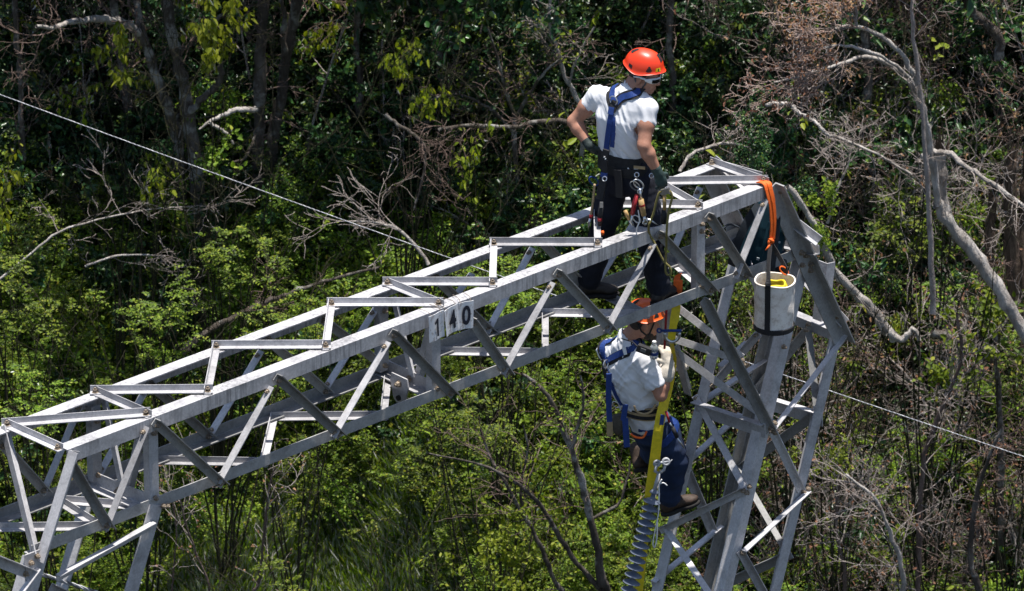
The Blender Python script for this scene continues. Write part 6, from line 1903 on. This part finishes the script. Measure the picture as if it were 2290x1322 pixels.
# ---- yellow lifting sling from the beam past the hanging worker
ys = W2Y - .27
sl = empty('yellow_sling', at_y(1517, 640, W2Y), 'long yellow webbing sling hanging past the hanging worker', 'sling')
def band(pts, w, mat, nm, dy, nrm=Vector((.1, -1, .1))):
    return amb(ribbon([at_y(a, b, c if c is not None else dy) for a, b, c in pts], w, .007, None, 0, nrm), nm, mat, sl)
yb = nb(1517, 640).y + .12
band([(1520, 620, yb + .05), (1517, 625, yb), (1516, 645, yb), (1514, 668, yb)], .068, M_ORWEB, 'wear_sleeve', yb)
band([(1514, 664, yb), (1512, 690, yb - .02), (1506, 725, yb - .05), (1501, 762, yb - .05)], [.062, .066, .058, .045], M_YELLOW, 'webbing', yb)
band([(1500, 758, yb - .05), (1507, 800, W2Y - .02), (1503, 840, W2Y - .04), (1494, 885, W2Y - .08)], [.03, .04, .045, .05], M_YELLOW, 'webbing', ys)
band([(1493, 868, W2Y - .10), (1484, 900, ys + .10), (1473, 950, ys), (1462, 1030, ys), (1450, 1120, ys), (1440, 1220, ys), (1428, 1330, ys), (1415, 1450, ys)], [.066, .066, .060, .055], M_YELLOW, 'webbing', ys)
band([(1497, 872, W2Y - .09), (1490, 905, ys + .11), (1479, 955, ys + .012), (1470, 1035, ys + .012), (1459, 1120, ys + .012)], [.035, .035, .035], M_YELLOW, 'webbing', ys)
band([(1482, 928, ys - .01), (1479, 950, ys - .01)], .03, M_BLUE, 'label_tag', ys)
# shackle under the beam
sc_ = at_y(1503, 745, yb - .06)
sk = empty('shackle', sc_, 'grey steel bow shackle with blue pin on the yellow sling', 'shackle')
q = MB(); s_r = Vector((1, 0, 0))
pts = [sc_ + s_r * math.cos(a) * .055 + Z * math.sin(a) * .06 - Z * .01 for a in [math.pi * (.92 + 1.16 * k / 16) for k in range(17)]]
q.tube(pts, .013, 8); amb(q, 'bow', M_METAL_G if 'M_METAL_G' in globals() else M_METAL, sk, True)
q = MB().tube([sc_ - s_r * .085 + Z * .02, sc_ + s_r * .07 + Z * .02], .011, 8); ring(q, sc_ - s_r * .095 + Z * .02, Vector((0, 1, 0)), .016, .007, 10); amb(q, 'pin', M_BLUE, sk, True)
q = MB().tube([at_y(1492, 640, yb + .1), at_y(1490, 700, yb - .04), at_y(1486, 780, yb - .04)], .009, 6)
thing_mesh('tie_strap', q, M_RED, 'thin reddish tie strap hanging beside the yellow sling', 'strap', at_y(1492, 640, yb + .1))

# ---- insulator: clevis, rod and sheds
M_SHED = simple('blue_grey_polymer', (0.125, 0.145, 0.19), 0.42, 0, 0.10, 12, 0.05, 0.002)
M_GALV = steel_mat('galvanised_fitting', (0.42, 0.43, 0.45))
iy = ys - .05
ia, ib = at_y(1466, 1088, iy), at_y(1398, 1360, iy - .10)
ax = (ib - ia).normalized()
ins = empty('insulator', ia, 'blue-grey polymer insulator with many sheds beside the yellow sling', 'insulator')
amb(MB().tube([ia + ax * .05, ib + ax * 1.0], .017, 10), 'core_rod', M_SHED, ins, True)
shed = MB().lathe([(.017, .030), (.022, .018), (.046, .006), (.067, -.006), (.068, -.011), (.060, -.010), (.030, .0), (.017, .004)], 28, (0, 0, 0), -ax)
sme = mesh('shed', shed.v, shed.f); sme.materials.append(M_SHED); sme.polygons.foreach_set('use_smooth', [True] * len(sme.polygons))
s2 = MB().lathe([(.017, .022), (.026, .012), (.034, .0), (.033, -.008), (.017, -.004)], 24, (0, 0, 0), -ax); s2m = mesh('collar', s2.v, s2.f); s2m.materials.append(M_SHED)
def put_i(me, nm, t):
    o = bpy.data.objects.new(nm, me); COL.objects.link(o); o.parent = ins; o.location = ax * t
put_i(s2m, 'collar', .045)
for k in range(20): put_i(sme, 'shed', .115 + .0605 * k)
q = MB().tube([ia - ax * .11, ia + ax * .05], [.013, .017], 10); amb(q, 'end_fitting', M_GALV, ins, True)
q = MB()
cl = ia - ax * .11; rt = Vector((1, .2, .1)).normalized()
for s_ in (-1, 1): q.tube([cl + rt * .006 * s_, cl - ax * .02 + rt * .035 * s_, cl - ax * .07 + rt * .036 * s_], .012, 8)
ring(q, cl - ax * .085 - rt * .035, Vector((.2, -1, 0)), .022, .010, 14); ring(q, cl - ax * .085 + rt * .035, Vector((.2, -1, .3)), .024, .011, 14)
q.tube([cl - ax * .085 - rt * .05, cl - ax * .085 + rt * .055], .011, 8); q.tube([cl - ax * .06 + rt * .055, cl - ax * .075 + rt * .085 + Z * .02], .003, 5)
amb(q, 'clevis', M_GALV, ins, True)
q = MB(); P_c = lambda *p: [at_y(a, b, iy - .04) for a, b in p]
q.tube(smooth_line(P_c((1480, 1072), (1474, 1085), (1474, 1110), (1472, 1150), (1464, 1190), (1460, 1215), (1464, 1224), (1469, 1200), (1470, 1160))), .0055, 5)
q.tube(smooth_line(P_c((1476, 1082), (1484, 1080), (1492, 1086))), .005, 5)
thing_mesh('loose_rope', q, M_WHITEP, 'loose white cord tied to the insulator\'s top fitting', 'cord', ia, smooth=True)

# ---- water bottle and shoulder radio of the hanging worker
m, nt_, b_ = new_mat('clear_bottle_plastic'); b_.inputs['Base Color'].default_value = (.75, .80, .84, 1); b_.inputs['Roughness'].default_value = .12; b_.inputs['Transmission Weight'].default_value = .7; b_.inputs['IOR'].default_value = 1.2
bump(nt_, b_, noise(nt_, 40, 2), .1, .003)
bo = at_y(1462, 800, W2Y - .25); bt = Vector((.02, -.1, 1)).normalized()
wb = empty('water_bottle', bo, 'small clear water bottle with blue label in the gloved hand', 'bottle')
amb(MB().lathe([(0, 0), (.030, 0), (.033, .01), (.033, .055), (.030, .06), (.033, .065), (.033, .085), (.024, .105), (.013, .120), (.013, .13)], 20, bo, bt), 'bottle', m, wb, True)
amb(MB().lathe([(.0335, .03), (.0342, .032), (.0342, .056), (.0335, .058)], 20, bo, bt), 'label', M_BLUE, wb, True)
amb(MB().lathe([(.0155, .122), (.0155, .140), (.013, .142), (0, .142)], 16, bo, bt), 'cap', M_WHITEP, wb)
rc_ = at_y(1441, 782, W2Y - .26)
rd = empty('radio', rc_, 'black two-way radio clipped to the hanging worker\'s shoulder strap', 'radio')
amb(MB().box(rc_, Vector((.05, -.02, -.012)), Vector((.008, .02, 0)), Vector((.008, 0, .026))), 'case', M_PAD, rd)
amb(MB().box(rc_ - Vector((0.01, .024, -.004)), Vector((.02, -.008, -.005)), Vector((.001, .003, 0)), Vector((.003, 0, .012))), 'speaker_grille', M_GREY, rd)
amb(MB().tube([rc_ + Vector((-.045, .0, .02)), at_y(1415, 765, W2Y - .22), at_y(1389, 757, W2Y - .2)], [.006, .005, .004], 6), 'antenna', M_BLACK, rd)
q = Solid(np.array(at_y(1385, 945, W2Y - .1)) - .2, np.array(at_y(1385, 945, W2Y - .1)) + .2, .008)
pc = at_y(1383, 945, W2Y - .1); q.ell(pc, ((1, 0, 0), (0, 1, 0), (0, 0, 1)), (.06, .05, .10), 0); q.cutplane(pc + Z * .07, (0, 0, 1))
po = empty('tool_pouch', pc, 'brown cloth tool pouch at the hanging worker\'s hip', 'pouch')
attach('pouch', q.mesh('pouch', wobp), simple('brown_pouch_cloth', (.10, .085, .065), .9, 0, .3, 20, .5, .008), po)
q = MB().tube(smooth_line([at_y(a, b, W2Y - .24) for a, b in ((1410, 970), (1422, 978), (1438, 978), (1446, 965))]), .009, 6)
thing_mesh('rope_loop', q, M_ORWEB, 'short orange cord loop at the hanging worker\'s thigh', 'cord', pc, smooth=True)
def carab(label, px, py, y, mat, s=1.0, n=Vector((.3, -1, 0)), name='carabiner'):
    c = at_y(px, py, y); q = MB(); ring(q, c, n, .048 * s, .0062 * s, 20, .52)
    return thing_mesh(name, q, mat, label, 'carabiner', c, smooth=True)
carab('blue-grey carabiner at the hanging worker\'s left hip', 1377, 905, W2Y - .2, M_METAL, .7)
q = MB(); P_ = lambda a, b: at_y(a, b, W2Y - .26)
q.tube([P_(1489, 920), P_(1497, 945)], .009, 8); k = empty('screwdriver', P_(1489, 920), 'red-handled driver holstered at the hanging worker\'s right hip', 'tool')
amb(q, 'handle', M_RED, k, True); amb(MB().tube([P_(1497, 945), P_(1504, 956)], .008, 8), 'collar', M_METAL, k, True)
amb(MB().tube([P_(1504, 956), P_(1514, 978)], .016, 8), 'sheath', M_BLACK, k, True); amb(MB().tube([P_(1514, 978), P_(1530, 1002)], .007, 6), 'blade', M_METAL, k, True)

# ---- tools hanging from the standing worker's belt
ty = W1Y - .34
A = lambda px, py, d=0.0: at_y(px, py, ty + d)
carab('grey carabiner holding the wrench at the standing worker\'s belt', 1428, 412, ty, M_METAL, 1.0)
carab('second dark carabiner beside the grey one on the belt', 1420, 416, ty + .01, M_GREY, .95)
carab('blue carabiner at the standing worker\'s left hip', 1328, 405, W1Y - .05, M_BLUE, .95)
carab('silver carabiner low under the red-handled tool', 1424, 490, ty, M_METAL, .8)
wr = empty('ratchet_wrench', A(1432, 425), 'silver ratchet wrench with wooden grip hanging from the standing worker\'s belt', 'wrench')
amb(MB().tube([A(1431, 425), A(1434, 446)], .008, 8), 'shank', M_METAL, wr, True)
q = MB(); ring(q, A(1431, 428), Vector((.3, -1, 0)), .016, .007, 12); amb(q, 'open_end', M_METAL, wr, True)
amb(MB().tube([A(1433, 446), A(1436, 464), A(1440, 482)], [.021, .022, .019], 10), 'grip', M_BAMBOO, wr, True)
amb(MB().tube([A(1434.6, 457), A(1435.4, 461)], .0232, 10), 'red_band', M_RED, wr)
amb(MB().tube([A(1440, 482), A(1443, 498)], [.010, .013], 8), 'neck', M_METAL, wr, True)
q = MB(); ring(q, A(1443, 497), Vector((.3, -1, 0)), .014, .010, 14); amb(q, 'ring_end', M_METAL, wr, True)
q = MB(); q.tube([A(1424, 437), A(1418, 460), A(1414, 480)], [.014, .019, .016], 8)
rt_ = empty('red_handled_tool', A(1424, 437), 'dark red handled tool hanging left of the ratchet wrench', 'tool')
amb(q, 'handle', M_RED, rt_, True); amb(MB().tube([A(1414, 480), A(1411, 497), A(1416, 505)], .009, 6), 'hook', M_METAL, rt_, True)
sp = empty('spike_tool', A(1449, 490), 'steel podger spike pointing right from the standing worker\'s belt tools', 'tool')
amb(MB().tube([A(1446, 489), A(1460, 496), A(1474, 505)], [.009, .006, .002], 8), 'spike', M_METAL, sp, True)
hm_ = empty('hammer_handle', A(1398, 470, .1), 'short wooden tool handle between the standing worker\'s legs', 'tool')
amb(MB().tube([A(1398, 471, .1), A(1402, 480, .1), A(1407, 492, .1)], [.014, .015, .011], 8), 'handle', M_BAMBOO, hm_, True)
amb(MB().tube([A(1407, 492, .1), A(1409, 500, .1)], [.008, .006], 8), 'ferrule', M_METAL, hm_, True)
ll = empty('lanyard', A(1330, 410, .2), 'brown lanyard with silver clip hanging at the standing worker\'s left hip', 'lanyard')
amb(MB().tube(smooth_line([A(1330, 412, .2), A(1327, 440, .2), A(1324, 465, .2), A(1321, 482, .2)]), .009, 6), 'cord', M_TAN, ll, True)
amb(MB().tube([A(1322, 480, .2), A(1320, 488, .2)], .012, 6), 'red_sleeve', M_RED, ll, True)
amb(MB().tube([A(1320, 487, .2), A(1318, 498, .2), A(1316, 510, .2)], [.010, .011, .006], 8), 'clip', M_METAL, ll, True)
rp = empty('rope_lanyard', A(1492, 425), 'olive yellow rope looping from the standing worker\'s right hip', 'rope')
amb(MB().tube(smooth_line([A(1484, 425), A(1474, 432), A(1468, 450), A(1462, 475), A(1456, 492), A(1451, 505), A(1452, 522, .1), A(1462, 540, .1), A(1474, 565, .1), A(1485, 585, .1), A(1498, 598, .1), A(1500, 612, .1), A(1492, 614, .1), A(1488, 600, .1), A(1490, 560, .1), A(1491, 515), A(1494, 485), A(1498, 462), A(1503, 442), A(1500, 430), A(1494, 426)], 6), .009, 8), 'rope', M_ROPE, rp, True)
amb(MB().box(A(1488, 428), Vector((.03, -.01, .012)), Vector((.004, .014, 0)), Vector((-.006, 0, .02))), 'rope_grab', M_METAL, rp)
q = MB().tube([A(1486, 437), A(1486, 470, .02)], [.015, .013], 8); k = empty('wooden_tool', A(1486, 435), 'wood-handled tool in a black sheath behind the olive rope', 'tool')
amb(q, 'handle', M_BAMBOO, k, True); amb(MB().tube([A(1486, 468, .03), A(1484, 500, .03)], [.024, .02], 8), 'sheath', M_BLACK, k, True)
q = MB().tube([A(1423, 500), A(1424, 516)], .004, 6); thing_mesh('white_tether', MB().tube(smooth_line([A(1427, 470), A(1430, 495), A(1424, 512), A(1423, 545, .1), A(1424, 562, .1)]), .005, 5), M_WHITEP, 'thin white tether dangling below the belt tools', 'tether', A(1427, 470), smooth=True)
k = empty('holstered_cutter', A(1344, 455, .15), 'dark holstered cutter with orange grip on the standing worker\'s left thigh', 'tool')
amb(MB().tube([A(1345, 458, .12), A(1342, 480, .12), A(1341, 505, .12)], [.016, .02, .014], 8), 'holster', M_BLACK, k, True)
amb(MB().box(A(1345, 458, .10), Vector((.012, 0, 0)), Vector((0, .01, 0)), Vector((0, 0, .02))), 'buckle', M_METAL, k)
amb(MB().tube([A(1347, 517, .1), A(1348, 525, .1)], .013, 6), 'orange_grip', M_ORWEB, k, True)
amb(MB().tube([A(1341, 488, .1), A(1341, 494, .1)], .016, 6), 'red_grip', M_RED, k, True)
